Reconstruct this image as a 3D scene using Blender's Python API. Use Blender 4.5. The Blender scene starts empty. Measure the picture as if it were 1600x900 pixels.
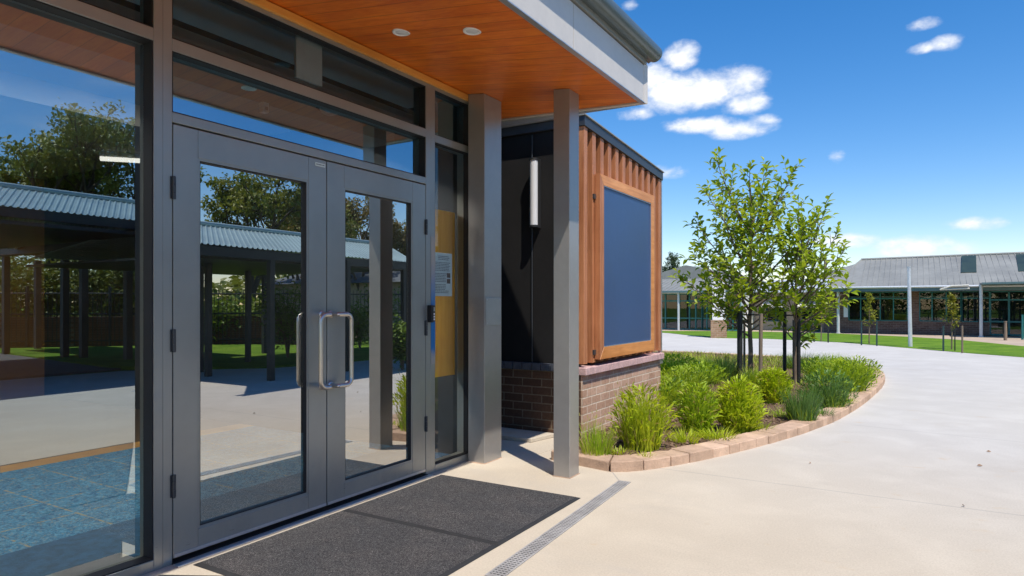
import bpy, math, random
from mathutils import Vector, Matrix
R = math.radians
scene = bpy.context.scene
COL = scene.collection

# ------------------------------------------------------------------ survey of the photograph
F, U0, V0, H, CX = 1040.0, 800.0, 474.0, 1.40, 3.40
TH = math.atan(628 / F); SN, CN = math.sin(TH), math.cos(TH)
def ray(u, v):
    a = (u - U0) / F; b = (V0 - v) / F
    return (CN*a - SN, SN*a + CN, b)
def gz(u, v, z=0.0):
    d = ray(u, v); t = (z - H) / d[2]
    return Vector((CX + t*d[0], t*d[1], z))
def gx(u, v, x=0.0):
    d = ray(u, v); t = (x - CX) / d[0]
    return Vector((x, t*d[1], H + t*d[2]))
def gy(u, v, y):
    d = ray(u, v); t = y / d[1]
    return Vector((CX + t*d[0], y, H + t*d[2]))

# ------------------------------------------------------------------ node helpers
def new_mat(name):
    m = bpy.data.materials.new(name); m.use_nodes = True
    nt = m.node_tree; nt.nodes.clear()
    out = nt.nodes.new('ShaderNodeOutputMaterial')
    return m, nt, out
def nd(nt, kind, **kw):
    n = nt.nodes.new(kind)
    for k, v in kw.items():
        if k.startswith('i_'):
            key = k[2:]
            key = int(key) if key.isdigit() else key.replace('_', ' ')
            s = n.inputs[key]
            if hasattr(v, 'is_output') or isinstance(v, bpy.types.NodeSocket): nt.links.new(v, s)
            else: s.default_value = v
        else: setattr(n, k, v)
    return n
def mth(nt, op, a, b=None, c=None, clamp=False):
    n = nt.nodes.new('ShaderNodeMath'); n.operation = op; n.use_clamp = clamp
    for i, x in enumerate((a, b, c)):
        if x is None: continue
        if isinstance(x, (int, float)): n.inputs[i].default_value = x
        else: nt.links.new(x, n.inputs[i])
    return n.outputs[0]
def smooth(nt, x, lo, hi):
    n = nt.nodes.new('ShaderNodeMapRange'); n.interpolation_type = 'SMOOTHSTEP'
    nt.links.new(x, n.inputs[0]); n.inputs[1].default_value = lo; n.inputs[2].default_value = hi
    return n.outputs[0]
def mix(nt, fac, a, b, blend='MIX'):
    n = nt.nodes.new('ShaderNodeMix'); n.data_type = 'RGBA'; n.blend_type = blend
    for s, x in ((n.inputs[0], fac), (n.inputs[6], a), (n.inputs[7], b)):
        if isinstance(x, (int, float)): s.default_value = x
        elif isinstance(x, tuple): s.default_value = (*x[:3], 1)
        else: nt.links.new(x, s)
    return n.outputs[2]
def coord(nt, kind='Object', scale=(1, 1, 1), rot=(0, 0, 0)):
    if kind == 'World': c = nt.nodes.new('ShaderNodeNewGeometry').outputs['Position']
    else: c = nt.nodes.new('ShaderNodeTexCoord').outputs[kind]
    mp = nt.nodes.new('ShaderNodeMapping'); nt.links.new(c, mp.inputs[0])
    mp.inputs['Scale'].default_value = scale; mp.inputs['Rotation'].default_value = rot
    return mp.outputs[0]
def noise(nt, vec, scale, detail=4, rough=.55, dist=0.0, out='Fac'):
    n = nt.nodes.new('ShaderNodeTexNoise'); nt.links.new(vec, n.inputs['Vector'])
    n.inputs['Scale'].default_value = scale; n.inputs['Detail'].default_value = detail
    n.inputs['Roughness'].default_value = rough; n.inputs['Distortion'].default_value = dist
    return n.outputs[out]
def bump(nt, h, strength, dist=.01):
    b = nt.nodes.new('ShaderNodeBump'); nt.links.new(h, b.inputs['Height'])
    b.inputs['Strength'].default_value = strength; b.inputs['Distance'].default_value = dist
    return b.outputs[0]
def principled(nt, out, col, rough=.5, metal=0.0, normal=None, spec=.5, coat=0.0):
    p = nt.nodes.new('ShaderNodeBsdfPrincipled')
    for k, x in (('Base Color', col), ('Roughness', rough), ('Metallic', metal), ('Specular IOR Level', spec), ('Coat Weight', coat)):
        if isinstance(x, tuple): p.inputs[k].default_value = (*x[:3], 1)
        elif isinstance(x, (int, float)): p.inputs[k].default_value = x
        else: nt.links.new(x, p.inputs[k])
    if normal is not None: nt.links.new(normal, p.inputs['Normal'])
    nt.links.new(p.outputs[0], out.inputs[0])
    return p
def sc(c, k): return tuple(min(1, x*k) for x in c)

def pmat(name, col, rough=.5, metal=0.0, var=.12, scale=3.0, bs=0.0, bscale=60.0, spec=.5, kind='World', rand=0.0, rvar=.1, coat=0.0, stretch=(1, 1, 1)):
    """painted / cast / cut material: two octave tone variation, uneven gloss, fine relief"""
    m, nt, out = new_mat(name)
    v = coord(nt, kind, stretch)
    n1 = noise(nt, v, scale, 6, .6)
    n2 = noise(nt, v, scale*9, 3, .6)
    f = mth(nt, 'ADD', mth(nt, 'MULTIPLY', n1, .7), mth(nt, 'MULTIPLY', n2, .3))
    c = mix(nt, smooth(nt, f, .3, .7), sc(col, 1-var), sc(col, 1+var))
    if rand:
        oi = nt.nodes.new('ShaderNodeObjectInfo')
        c = mix(nt, oi.outputs['Random'], c, mix(nt, 1.0, c, (1-rand, 1-rand*1.05, 1-rand*1.1), 'MULTIPLY'))
    rr = mth(nt, 'ADD', rough - rvar/2, mth(nt, 'MULTIPLY', n1, rvar))
    nm = bump(nt, noise(nt, v, bscale, 4, .6), bs) if bs else None
    principled(nt, out, c, rr, metal, nm, spec, coat)
    return m

MT = {}
def frame_paint(name, col):
    m, nt, out = new_mat(name); v = coord(nt, 'World')
    sp = nt.nodes.new('ShaderNodeSeparateXYZ'); nt.links.new(v, sp.inputs[0])
    n1 = noise(nt, v, 2.2, 5, .6)
    c = mix(nt, smooth(nt, n1, .3, .7), sc(col, .94), sc(col, 1.06))
    # dried splash dust and shoe scuffs low on the metal
    low = mth(nt, 'SUBTRACT', 1.0, smooth(nt, mth(nt, 'ADD', sp.outputs[2], mth(nt, 'MULTIPLY', n1, .25)), .12, .55))
    sm = smooth(nt, noise(nt, coord(nt, 'World', (1, 1, .45)), 11, 6, .7, .8), .45, .75)
    c = mix(nt, mth(nt, 'MULTIPLY', mth(nt, 'MULTIPLY', low, sm), .45), c, (.46, .42, .36))
    scf = smooth(nt, noise(nt, coord(nt, 'World', (1, 3, 22)), 6, 3, .6, .4), .67, .72)
    c = mix(nt, mth(nt, 'MULTIPLY', mth(nt, 'MULTIPLY', scf, low), .6), c, (.08, .08, .085))
    fp = smooth(nt, noise(nt, v, 7, 5, .7), .55, .75)
    r = mth(nt, 'ADD', .40, mth(nt, 'ADD', mth(nt, 'MULTIPLY', n1, .1), mth(nt, 'MULTIPLY', fp, .14)))
    principled(nt, out, c, mth(nt, 'SUBTRACT', r, .10), .55, None, .5)
    return m
MT['frame'] = frame_paint('grey_frame_paint', (.350, .358, .335))
MT['post'] = pmat('grey_post_paint', (.38, .365, .345), .36, .55, .06, 2.0, 0, 300, rvar=.06)
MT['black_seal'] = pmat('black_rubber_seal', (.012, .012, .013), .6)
MT['steel'] = pmat('brushed_steel', (.66, .61, .56), .33, 1.0, .04, 6)
MT['alu'] = pmat('mill_aluminium', (.62, .62, .63), .38, .9, .06, 10, .02, 300)
MT['fascia'] = pmat('grey_fascia_sheet', (.62, .575, .515), .45, .1, .05, 3, .01, 200)
MT['gutter'] = pmat('dark_green_grey_gutter', (.12, .15, .155), .3, .2, .08, 2)
MT['roof_sheet'] = pmat('roof_sheet_grey', (.268, .268, .242), .5, .1, .16, .7)
MT['white'] = pmat('white_paint', (.78, .78, .76), .5, 0, .05, 3)
MT['paper'] = pmat('white_paper', (.68, .76, .74), .8, 0, .05, 8)
MT['ink'] = pmat('printed_ink', (.12, .14, .15), .8)
MT['brown_print'] = pmat('brown_print', (.16, .10, .07), .8, 0, .6, 60)
MT['black_clad'] = pmat('black_wall_cladding', (.017, .0165, .0165), .6, .1, .15, 2, .05, 60, spec=.3)
MT['dark_trim'] = pmat('dark_grey_trim', (.055, .060, .066), .4, .3, .1, 3)
MT['dark_steel'] = pmat('dark_walkway_steel', (.02, .028, .03), .5, .1, .2, 3)
MT['lamp_white'] = pmat('opal_diffuser', (.62, .62, .63), .35, 0, .02, 3)
MT['plate'] = pmat('satin_metal_plate', (.42, .43, .43), .35, .7, .05, 12, .02, 200)
MT['awning'] = pmat('cream_awning_cloth', (.72, .68, .60), .8, 0, .08, 4)
MT['render_white'] = pmat('white_render', (.78, .77, .74), .85, 0, .06, 2, .1, 60)
MT['cream_wall'] = pmat('cream_wall', (.48, .36, .29), .85, 0, .15, 1.5, .1, 40)
MT['teal'] = pmat('teal_window_frame', (.02, .16, .15), .4, 0, .12, 4)
MT['teal_grey'] = pmat('teal_grey_fascia', (.10, .17, .18), .45, 0, .1, 3)
MT['white_pole'] = pmat('galvanised_white_pole', (.62, .64, .66), .4, .3, .08, 3)
MT['black_stake'] = pmat('black_recycled_stake', (.014, .015, .016), .55, 0, .3, 9, .1, 60)
MT['wood_stake'] = pmat('weathered_wood_stake', (.20, .15, .105), .8, 0, .3, 9, .3, 40, stretch=(1, 1, .1))
MT['bark'] = pmat('young_bark', (.17, .125, .085), .85, 0, .4, 14, .5, 50, stretch=(1, 1, .35))
MT['bark_dark'] = pmat('old_bark', (.07, .055, .04), .9, 0, .4, 4, .5, 20, stretch=(1, 1, .3))
MT['green_stake'] = pmat('dark_green_stake', (.018,.05,.05), .5, 0, .2, 8)
MT['drain_grey'] = pmat('worn_grey_drain', (.36,.345,.33), .6, 0, .2, 8, .1, 200)
MT['strap'] = pmat('dark_rubber_strap', (.02, .02, .018), .7)
MT['tan_path'] = pmat('tan_paving', (.46, .36, .27), .85, 0, .14, 1.2, .1, 60)
MT['asphalt'] = pmat('dark_mat_rubber_sheet', (.03, .032, .036), .85, 0, .3, 5, .3, 90)  # for the unseen sheet added to darken the left window's reflection
MT['grey_road'] = pmat('grey_asphalt', (.10, .10, .105), .9, 0, .15, 1.5, .1, 60)
MT['ceiling'] = pmat('plaster_ceiling', (.30, .295, .28), .85, 0, .04, 1)
MT['room_wall'] = pmat('warm_room_wall', (.42, .19, .035), .7, 0, .15, 1)
MT['dark_floor'] = pmat('brown_room_floor', (.20, .12, .055), .45, 0, .2, 1.5)
MT['tree_dark'] = None
MT['pine_leaf'] = None

def timber(name, c0, c1, along='x', board=0.0, rough=.4, coat=.0, g=1.0):
    m, nt, out = new_mat(name)
    st = {'x': (.35, 6, 6), 'y': (6, .35, 6), 'z': (6, 6, .35)}[along]
    v = coord(nt, 'World', st)
    n1 = noise(nt, v, 3.2*g, 8, .62, .6)
    v2 = coord(nt, 'World', tuple(s*5 for s in st))
    n2 = noise(nt, v2, 3.0*g, 4, .6)
    big = noise(nt, coord(nt, 'World'), 1.3, 3)
    f = mth(nt, 'ADD', mth(nt, 'MULTIPLY', n1, .65), mth(nt, 'MULTIPLY', n2, .35))
    c = mix(nt, smooth(nt, f, .34, .66), c0, c1)
    c = mix(nt, smooth(nt, big, .3, .7), c, mix(nt, 1.0, c, (.80, .76, .72), 'MULTIPLY'))
    h = f
    if board:
        pos = nt.nodes.new('ShaderNodeNewGeometry').outputs['Position']
        sp = nt.nodes.new('ShaderNodeSeparateXYZ'); nt.links.new(pos, sp.inputs[0])
        q = mth(nt, 'DIVIDE', sp.outputs['Y'], board)
        fr = mth(nt, 'FRACT', q)
        edge = mth(nt, 'MINIMUM', fr, mth(nt, 'SUBTRACT', 1.0, fr))
        line = smooth(nt, edge, .0, .045)
        wn = nt.nodes.new('ShaderNodeTexWhiteNoise'); wn.noise_dimensions = '1D'
        nt.links.new(mth(nt, 'FLOOR', q), wn.inputs['W'])
        c = mix(nt, wn.outputs['Value'], c, mix(nt, 1.0, c, (.82, .80, .78), 'MULTIPLY'))
        c = mix(nt, line, mix(nt, 1.0, c, (.55, .5, .45), 'MULTIPLY'), c)
        h = mth(nt, 'ADD', mth(nt, 'MULTIPLY', f, .15), line)
    principled(nt, out, c, rough, 0, bump(nt, h, .12, .004), .5, coat)
    return m
MT['soffit'] = timber('soffit_timber', (.70, .125, .005), (.92, .25, .018), 'x', .135, .42, 0)
MT['soffit_trim'] = timber('soffit_trim_timber', (.80, .34, .06), (.90, .46, .10), 'y', 0, .45)
MT['batten'] = timber('batten_timber', (.39, .145, .06), (.57, .245, .11), 'z', 0, .5)
MT['board_frame'] = timber('board_frame_timber', (.62, .235, .060), (.82, .36, .115), 'y', 0, .42)
MT['yellow_panel'] = timber('yellow_ply_panel', (.84, .42, .04), (.95, .56, .085), 'z', 0, .5)

def brick_mat(name, c1, c2, mortar, bw=.235, rh=.086, pink=False):
    m, nt, out = new_mat(name)
    pos = nt.nodes.new('ShaderNodeNewGeometry').outputs['Position']
    sp = nt.nodes.new('ShaderNodeSeparateXYZ'); nt.links.new(pos, sp.inputs[0])
    cb = nt.nodes.new('ShaderNodeCombineXYZ')
    nt.links.new(mth(nt, 'ADD', sp.outputs[0], sp.outputs[1]), cb.inputs[0]); nt.links.new(sp.outputs[2], cb.inputs[1])
    wob = noise(nt, pos, 9, 2, .5, 0, 'Color')
    va = nt.nodes.new('ShaderNodeVectorMath'); va.operation = 'MULTIPLY_ADD'
    nt.links.new(wob, va.inputs[0]); va.inputs[1].default_value = (.008, .008, 0); nt.links.new(cb.outputs[0], va.inputs[2])
    b = nt.nodes.new('ShaderNodeTexBrick'); nt.links.new(va.outputs[0], b.inputs['Vector'])
    b.inputs['Scale'].default_value = 1; b.inputs['Brick Width'].default_value = bw; b.inputs['Row Height'].default_value = rh
    b.inputs['Mortar Size'].default_value = .007; b.inputs['Mortar Smooth'].default_value = .3
    b.inputs['Color1'].default_value = (*c1, 1); b.inputs['Color2'].default_value = (*c2, 1); b.inputs['Mortar'].default_value = (*mortar, 1)
    b.inputs['Bias'].default_value = -.1
    n1 = noise(nt, pos, 30, 5, .65); n2 = noise(nt, pos, 3, 3)
    c = mix(nt, smooth(nt, n1, .25, .75), mix(nt, 1.0, b.outputs['Color'], (.72, .70, .68), 'MULTIPLY'), b.outputs['Color'])
    c = mix(nt, smooth(nt, n2, .35, .75), c, mix(nt, 1.0, c, (.85, .82, .80), 'MULTIPLY'))
    if pink:   # pink tint towards the top courses, fading out at the far end
        w = mth(nt, 'ADD', sp.outputs[2], mth(nt, 'MULTIPLY', mth(nt, 'SUBTRACT', n2, .5), .35))
        w = mth(nt, 'MULTIPLY', smooth(nt, w, .52, .68), smooth(nt, mth(nt, 'MULTIPLY', sp.outputs[1], -1.0), -8.2, -7.6))
        c = mix(nt, mth(nt, 'MULTIPLY', w, .55), c, (.46, .19, .20))
    h = mth(nt, 'ADD', mth(nt, 'MULTIPLY', b.outputs['Fac'], -1.0), mth(nt, 'MULTIPLY', n1, .35))
    principled(nt, out, c, .85, 0, bump(nt, h, .5, .006), .3)
    return m
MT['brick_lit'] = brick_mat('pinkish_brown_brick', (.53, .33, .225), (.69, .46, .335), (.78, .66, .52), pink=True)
MT['brick_dark'] = brick_mat('dark_brown_brick', (.105, .058, .036), (.16, .088, .052), (.24, .185, .125))  # copy of the base brick with the near face's shade put into its colour
MT['brick_far'] = brick_mat('far_brown_brick', (.15, .085, .065), (.23, .14, .105), (.30, .25, .21), .23, .08)
MT['brick_tan'] = brick_mat('tan_pillar_brick', (.36, .22, .12), (.48, .31, .18), (.52, .44, .34), .23, .08)
MT['brick_red'] = brick_mat('red_low_wall_brick', (.17, .065, .04), (.24, .10, .06), (.25, .2, .16), .23, .08)
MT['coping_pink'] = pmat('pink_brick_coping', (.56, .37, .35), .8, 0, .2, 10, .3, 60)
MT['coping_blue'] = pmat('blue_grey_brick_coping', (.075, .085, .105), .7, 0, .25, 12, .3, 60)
MT['kerb'] = pmat('sandstone_kerb_block', (.60, .42, .30), .85, 0, .2, 7, .5, 55, rand=.30, spec=.3)

def concrete():
    m, nt, out = new_mat('pale_concrete')
    v = coord(nt, 'World')
    sp = nt.nodes.new('ShaderNodeSeparateXYZ'); nt.links.new(v, sp.inputs[0])
    X, Y = sp.outputs[0], sp.outputs[1]
    big = noise(nt, v, .22, 4, .55)
    mid = noise(nt, v, 1.6, 6, .62, .4)
    fine = noise(nt, v, 85, 3, .7)
    grit = noise(nt, v, 120, 3, .75)
    dist = smooth(nt, mth(nt, 'ADD', mth(nt, 'ADD', mth(nt, 'MULTIPLY', X, .6), Y), mth(nt, 'MULTIPLY', big, 2.0)), 5.8, 12.0)
    c = mix(nt, dist, (.612, .535, .418), (.620, .600, .558))
    c = mix(nt, smooth(nt, mid, .38, .72), mix(nt, 1.0, c, (.91, .905, .90), 'MULTIPLY'), c)
    c = mix(nt, smooth(nt, big, .35, .65), mix(nt, 1.0, c, (.93, .93, .94), 'MULTIPLY'), c)
    c = mix(nt, smooth(nt, fine, .25, .75), mix(nt, 1.0, c, (.86, .85, .84), 'MULTIPLY'), c)
    c = mix(nt, smooth(nt, grit, .30, .44), mix(nt, 1.0, c, (.74, .72, .70), 'MULTIPLY'), c)
    st = noise(nt, coord(nt, 'World', (1,1,1), (0,0,.6)), .85, 7, .7, .6)
    c = mix(nt, mth(nt, 'MULTIPLY', smooth(nt, st, .56, .66), .22), c, (.40, .36, .31))
    rust = noise(nt, coord(nt, 'World', (1, 1.7, 1)), 3.1, 4, .6, .3)
    c = mix(nt, mth(nt, 'MULTIPLY', smooth(nt, rust, .63, .76), .45), c, (.50, .37, .22))
    dk = noise(nt, coord(nt, 'World', (.35, 1.6, 1)), 1.1, 6, .68, .8)
    c = mix(nt, mth(nt, 'MULTIPLY', smooth(nt, dk, .57, .74), .17), c, (.36, .36, .365))
    spk = noise(nt, v, 9, 2, .5)
    c = mix(nt, mth(nt, 'MULTIPLY', smooth(nt, spk, .72, .79), .35), c, (.48, .38, .27))
    # sawn slab joints
    J = None
    for (p, q) in JOINTS:
        dx, dy = q[0]-p[0], q[1]-p[1]; L = math.hypot(dx, dy); nx, ny = -dy/L, dx/L; k = nx*p[0] + ny*p[1]
        d = mth(nt, 'ABSOLUTE', mth(nt, 'SUBTRACT', mth(nt, 'ADD', mth(nt, 'MULTIPLY', X, nx), mth(nt, 'MULTIPLY', Y, ny)), k))
        tt = mth(nt, 'ADD', mth(nt, 'MULTIPLY', mth(nt, 'SUBTRACT', X, p[0]), dx/L), mth(nt, 'MULTIPLY', mth(nt, 'SUBTRACT', Y, p[1]), dy/L))
        d = mth(nt, 'MAXIMUM', d, mth(nt, 'MAXIMUM', mth(nt, 'MULTIPLY', tt, -1.0), mth(nt, 'SUBTRACT', tt, L)))
        J = d if J is None else mth(nt, 'MINIMUM', J, d)
    jl = smooth(nt, J, .002, .009)
    c = mix(nt, mth(nt, 'ADD', mth(nt, 'MULTIPLY', jl, .6), .4), (.26, .25, .235), c)
    h = mth(nt, 'ADD', mth(nt, 'MULTIPLY', fine, .5), mth(nt, 'ADD', mth(nt, 'MULTIPLY', grit, .4), jl))
    principled(nt, out, c, .85, 0, bump(nt, h, .22, .004), .25)
    return m
def P2(u, v): g = gz(u, v); return (g.x, g.y)
JOINTS = [(P2(1010, 729), P2(1800, 832)), (P2(1335, 664), P2(1800, 712)), (P2(968, 752), P2(957, 738)), (P2(1385, 590), P2(1700, 604)),
          ((0, 19.6), (9, 20.2)), ((7.0, 1.5), (7.6, 7.5)), ((4.5, 3.0), (12.0, 2.2)), ((4.6, -.6), (12.0, -.9)), ((9.6, -5), (10.0, 7))]
MT['concrete'] = concrete()

def mat_rubber():
    m, nt, out = new_mat('loop_pile_door_mat')
    v = coord(nt, 'World')
    n = noise(nt, v, 46, 2, .6, 2.6)
    n2 = noise(nt, v, 130, 3, .7, 1.5)
    n3 = noise(nt, v, 2.5, 3)
    ridg = mth(nt, 'ABSOLUTE', mth(nt, 'SUBTRACT', n, .5))
    worm = smooth(nt, ridg, .0, .042)
    c = mix(nt, worm, (.25, .24, .235), (.028, .027, .028))
    c = mix(nt, smooth(nt, n2, .60, .74), c, (.30, .29, .28))
    c = mix(nt, smooth(nt, n3, .35, .75), c, mix(nt, 1.0, c, (1.35, 1.28, 1.22), 'MULTIPLY'))
    h = mth(nt, 'ADD', mth(nt, 'MULTIPLY', worm, -1.0), n2)
    principled(nt, out, c, .75, 0, bump(nt, h, .8, .006), .4)
    return m
MT['mat'] = mat_rubber()
MT['mat_edge'] = pmat('black_rubber_mat_edge', (.022, .022, .023), .7, 0, .25, 12, .2, 100)

def carpet():
    m, nt, out = new_mat('blue_carpet_tiles')
    v = coord(nt, 'World')
    n = noise(nt, v, 70, 4, .75, 1.0); n2 = noise(nt, v, 9, 4, .6)
    c = mix(nt, smooth(nt, noise(nt, v, 30, 5, .8, 1.5), .40, .60), (.02, .17, .38), (.16, .50, .76))
    c = mix(nt, smooth(nt, n2, .35, .65), c, mix(nt, 1.0, c, (.78, .78, .82), 'MULTIPLY'))
    sp = nt.nodes.new('ShaderNodeSeparateXYZ'); nt.links.new(v, sp.inputs[0])
    E_ = None
    for s in sp.outputs[:2]:
        fr = mth(nt, 'FRACT', mth(nt, 'DIVIDE', s, .46)); e = mth(nt, 'MINIMUM', fr, mth(nt, 'SUBTRACT', 1.0, fr))
        E_ = e if E_ is None else mth(nt, 'MINIMUM', E_, e)
    ln = mth(nt, 'MULTIPLY', mth(nt, 'SUBTRACT', 1.0, smooth(nt, E_, .004, .026)), smooth(nt, noise(nt, v, 16, 4, .7), .42, .56))
    fl = smooth(nt, noise(nt, v, 24, 5, .85, 2.0), .54, .62)
    c = mix(nt, mth(nt, 'MAXIMUM', mth(nt, 'MULTIPLY', ln, .9), mth(nt, 'MULTIPLY', fl, .6)), c, (.62, .46, .20))
    principled(nt, out, c, .95, 0, bump(nt, n, .5, .01), .1)
    return m
MT['carpet'] = carpet()
MT['dark_carpet'] = pmat('navy_barrier_carpet', (.03, .12, .24), .95, 0, .35, 14, .5, 70)
MT['orange_border'] = pmat('orange_floor_border', (.80, .42, .10), .6, 0, .1, 5)

def glass(name, refl, tint, gl=(1, 1, 1)):
    m, nt, out = new_mat(name)
    tr = nd(nt, 'ShaderNodeBsdfTransparent'); tr.inputs[0].default_value = (*tint, 1)
    g = nd(nt, 'ShaderNodeBsdfGlossy'); g.inputs['Roughness'].default_value = 0.0; g.inputs['Color'].default_value = (*gl, 1)
    fr = nd(nt, 'ShaderNodeFresnel'); fr.inputs['IOR'].default_value = 1.5
    v = coord(nt, 'World')
    f = mth(nt, 'ADD', refl, mth(nt, 'MULTIPLY', fr.outputs[0], 1.2))
    dirt = noise(nt, v, 2.0, 3)
    f = mth(nt, 'MULTIPLY', f, mth(nt, 'ADD', .94, mth(nt, 'MULTIPLY', dirt, .12)), clamp=True)
    nb = bump(nt, noise(nt, coord(nt, 'World', (1, 1, .7)), 1.1, 1), .012, .02)   # slight roller waves of float glass
    nt.links.new(nb, g.inputs['Normal'])
    mx = nd(nt, 'ShaderNodeMixShader'); nt.links.new(f, mx.inputs[0]); nt.links.new(tr.outputs[0], mx.inputs[1]); nt.links.new(g.outputs[0], mx.inputs[2])
    df = nd(nt, 'ShaderNodeBsdfDiffuse'); df.inputs[0].default_value = (.6,.58,.55,1)      # film of dust and wiped smears
    sm = mth(nt, 'MULTIPLY', smooth(nt, noise(nt, coord(nt, 'World', (1,2.2,.5), (0.5,0,0)), 2.6, 6, .65, 1.2), .48, .80), .02)
    m2 = nd(nt, 'ShaderNodeMixShader'); nt.links.new(sm, m2.inputs[0]); nt.links.new(mx.outputs[0], m2.inputs[1]); nt.links.new(df.outputs[0], m2.inputs[2])
    nt.links.new(m2.outputs[0], out.inputs[0])
    return m
MT['glass'] = glass('coated_door_glass', .46, (.36, .40, .40), (1, 1, .98))
MT['glass_left'] = glass('coated_window_glass', .38, (.72, .75, .73), (.84, .96, 1))
MT['glass_top'] = glass('clear_transom_glass', .03, (.80, .80, .78), (.35, .72, 1))
MT['glass_mid'] = glass('coated_transom_glass', .34, (.60, .66, .66), (.50, .82, 1))
MT['glass_clear'] = glass('clear_sidelight_glass', .01, (.97, .97, .96))
MT['glass_far'] = glass('far_window_glass', .02, (.45, .5, .48))

def leaf_mat(name, c0, c1, trans=.35, rough=.45, rnd=.25, kind='Object', scale=6):
    m, nt, out = new_mat(name)
    v = coord(nt, kind)
    n = noise(nt, v, scale, 3, .6); n2 = noise(nt, v, scale*14, 2, .6)
    f = smooth(nt, mth(nt, 'ADD', mth(nt, 'MULTIPLY', n, .55), mth(nt, 'MULTIPLY', n2, .45)), .36, .64)
    c = mix(nt, f, c0, c1)
    oi = nt.nodes.new('ShaderNodeObjectInfo')
    c = mix(nt, oi.outputs['Random'], c, mix(nt, 1.0, c, (1-rnd*.6, 1-rnd, 1-rnd), 'MULTIPLY'))
    p = nd(nt, 'ShaderNodeBsdfPrincipled'); nt.links.new(c, p.inputs['Base Color']); p.inputs['Roughness'].default_value = rough
    p.inputs['Specular IOR Level'].default_value = .35
    t = nd(nt, 'ShaderNodeBsdfTranslucent'); nt.links.new(mix(nt, 1.0, c, (1.25, 1.2, .6), 'MULTIPLY'), t.inputs[0])
    mx = nd(nt, 'ShaderNodeMixShader'); mx.inputs[0].default_value = trans
    nt.links.new(p.outputs[0], mx.inputs[1]); nt.links.new(t.outputs[0], mx.inputs[2]); nt.links.new(mx.outputs[0], out.inputs[0])
    return m
MT['leaf'] = leaf_mat('young_tree_leaf', (.19, .30, .015), (.44, .53, .05), .45, .38, .06)
MT['leaf_yellow'] = leaf_mat('sapling_leaf', (.16, .21, .025), (.38, .36, .05), .35)
MT['leaf_big'] = leaf_mat('broad_tree_leaf', (.10, .165, .025), (.32, .36, .09), .25, .5, .3, 'Object', .8)
MT['leaf_warm'] = leaf_mat('warm_tree_leaf', (.10, .12, .025), (.38, .30, .09), .25, .5, .2, 'Object', .8)
MT['leaf_shrub'] = leaf_mat('shrub_leaf', (.08, .17, .025), (.24, .36, .05), .35, .5, .2, 'Object', 2)
MT['leaf_pine'] = leaf_mat('pine_foliage', (.03, .06, .03), (.07, .11, .05), .15, .6, .1, 'Object', 1)
MT['blade_lime'] = leaf_mat('lime_grass_blade', (.32, .46, .012), (.60, .70, .045), .4, .45, .12, 'Object', 7)
MT['blade_mid'] = leaf_mat('green_grass_blade', (.24, .40, .018), (.48, .60, .045), .4, .45, .15, 'Object', 7)
MT['blade_dark'] = leaf_mat('dark_grass_blade', (.075, .17, .04), (.18, .32, .07), .3, .4, .2, 'Object', 7)
MT['blade_straw'] = leaf_mat('straw_grass_blade', (.38, .34, .10), (.50, .46, .15), .3, .6, .2, 'Object', 7)
MT['blade_cover'] = leaf_mat('ground_cover_blade', (.20, .30, .02), (.48, .52, .06), .35, .5, .1, 'World', 1.6)
MT['dead_leaf'] = pmat('dry_leaf', (.27, .17, .10), .8, 0, .4, 40)

def lawn_mat():
    m, nt, out = new_mat('mown_lawn')
    v = coord(nt, 'World')
    n = noise(nt, v, 1.0, 5, .6); n2 = noise(nt, v, 30, 5, .75)
    c = mix(nt, smooth(nt, n, .3, .7), (.085, .19, .012), (.155, .27, .022))
    c = mix(nt, smooth(nt, n2, .3, .7), mix(nt, 1.0, c, (.62, .66, .6), 'MULTIPLY'), mix(nt, 1.0, c, (1.3, 1.22, 1.2), 'MULTIPLY'))
    principled(nt, out, c, .9, 0, bump(nt, n2, .7, .03), .2)
    return m
MT['lawn'] = lawn_mat()
def mulch_mat():
    m, nt, out = new_mat('bark_mulch')
    v = coord(nt, 'World', (1, 1, 1))
    n = noise(nt, v, 38, 5, .75, 1.2); n2 = noise(nt, v, 1.2, 4)
    c = mix(nt, smooth(nt, n, .32, .68), (.06, .032, .018), (.30, .195, .125))
    c = mix(nt, smooth(nt, n2, .45, .65), c, mix(nt, 1.0, c, (.75, .85, .55), 'MULTIPLY'))
    principled(nt, out, c, .95, 0, bump(nt, n, .9, .03), .15)
    return m
MT['mulch'] = mulch_mat()
MT['blue_board'] = pmat('navy_board_face', (.036, .080, .185), .38, 0, .08, 1.2, .01, 200, rvar=.12)

def emat(name, col, s):
    m, nt, out = new_mat(name); e = nd(nt, 'ShaderNodeEmission'); e.inputs[0].default_value = (*col, 1); e.inputs[1].default_value = s
    nt.links.new(e.outputs[0], out.inputs[0]); return m
MT['tube_light'] = emat('lit_ceiling_tube', (1, .96, .88), 1.6)
MT['panel_light'] = emat('lit_ceiling_panel', (1, .95, .86), 36.0)  # glow of the fill panels added to brighten the carpet

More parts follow.
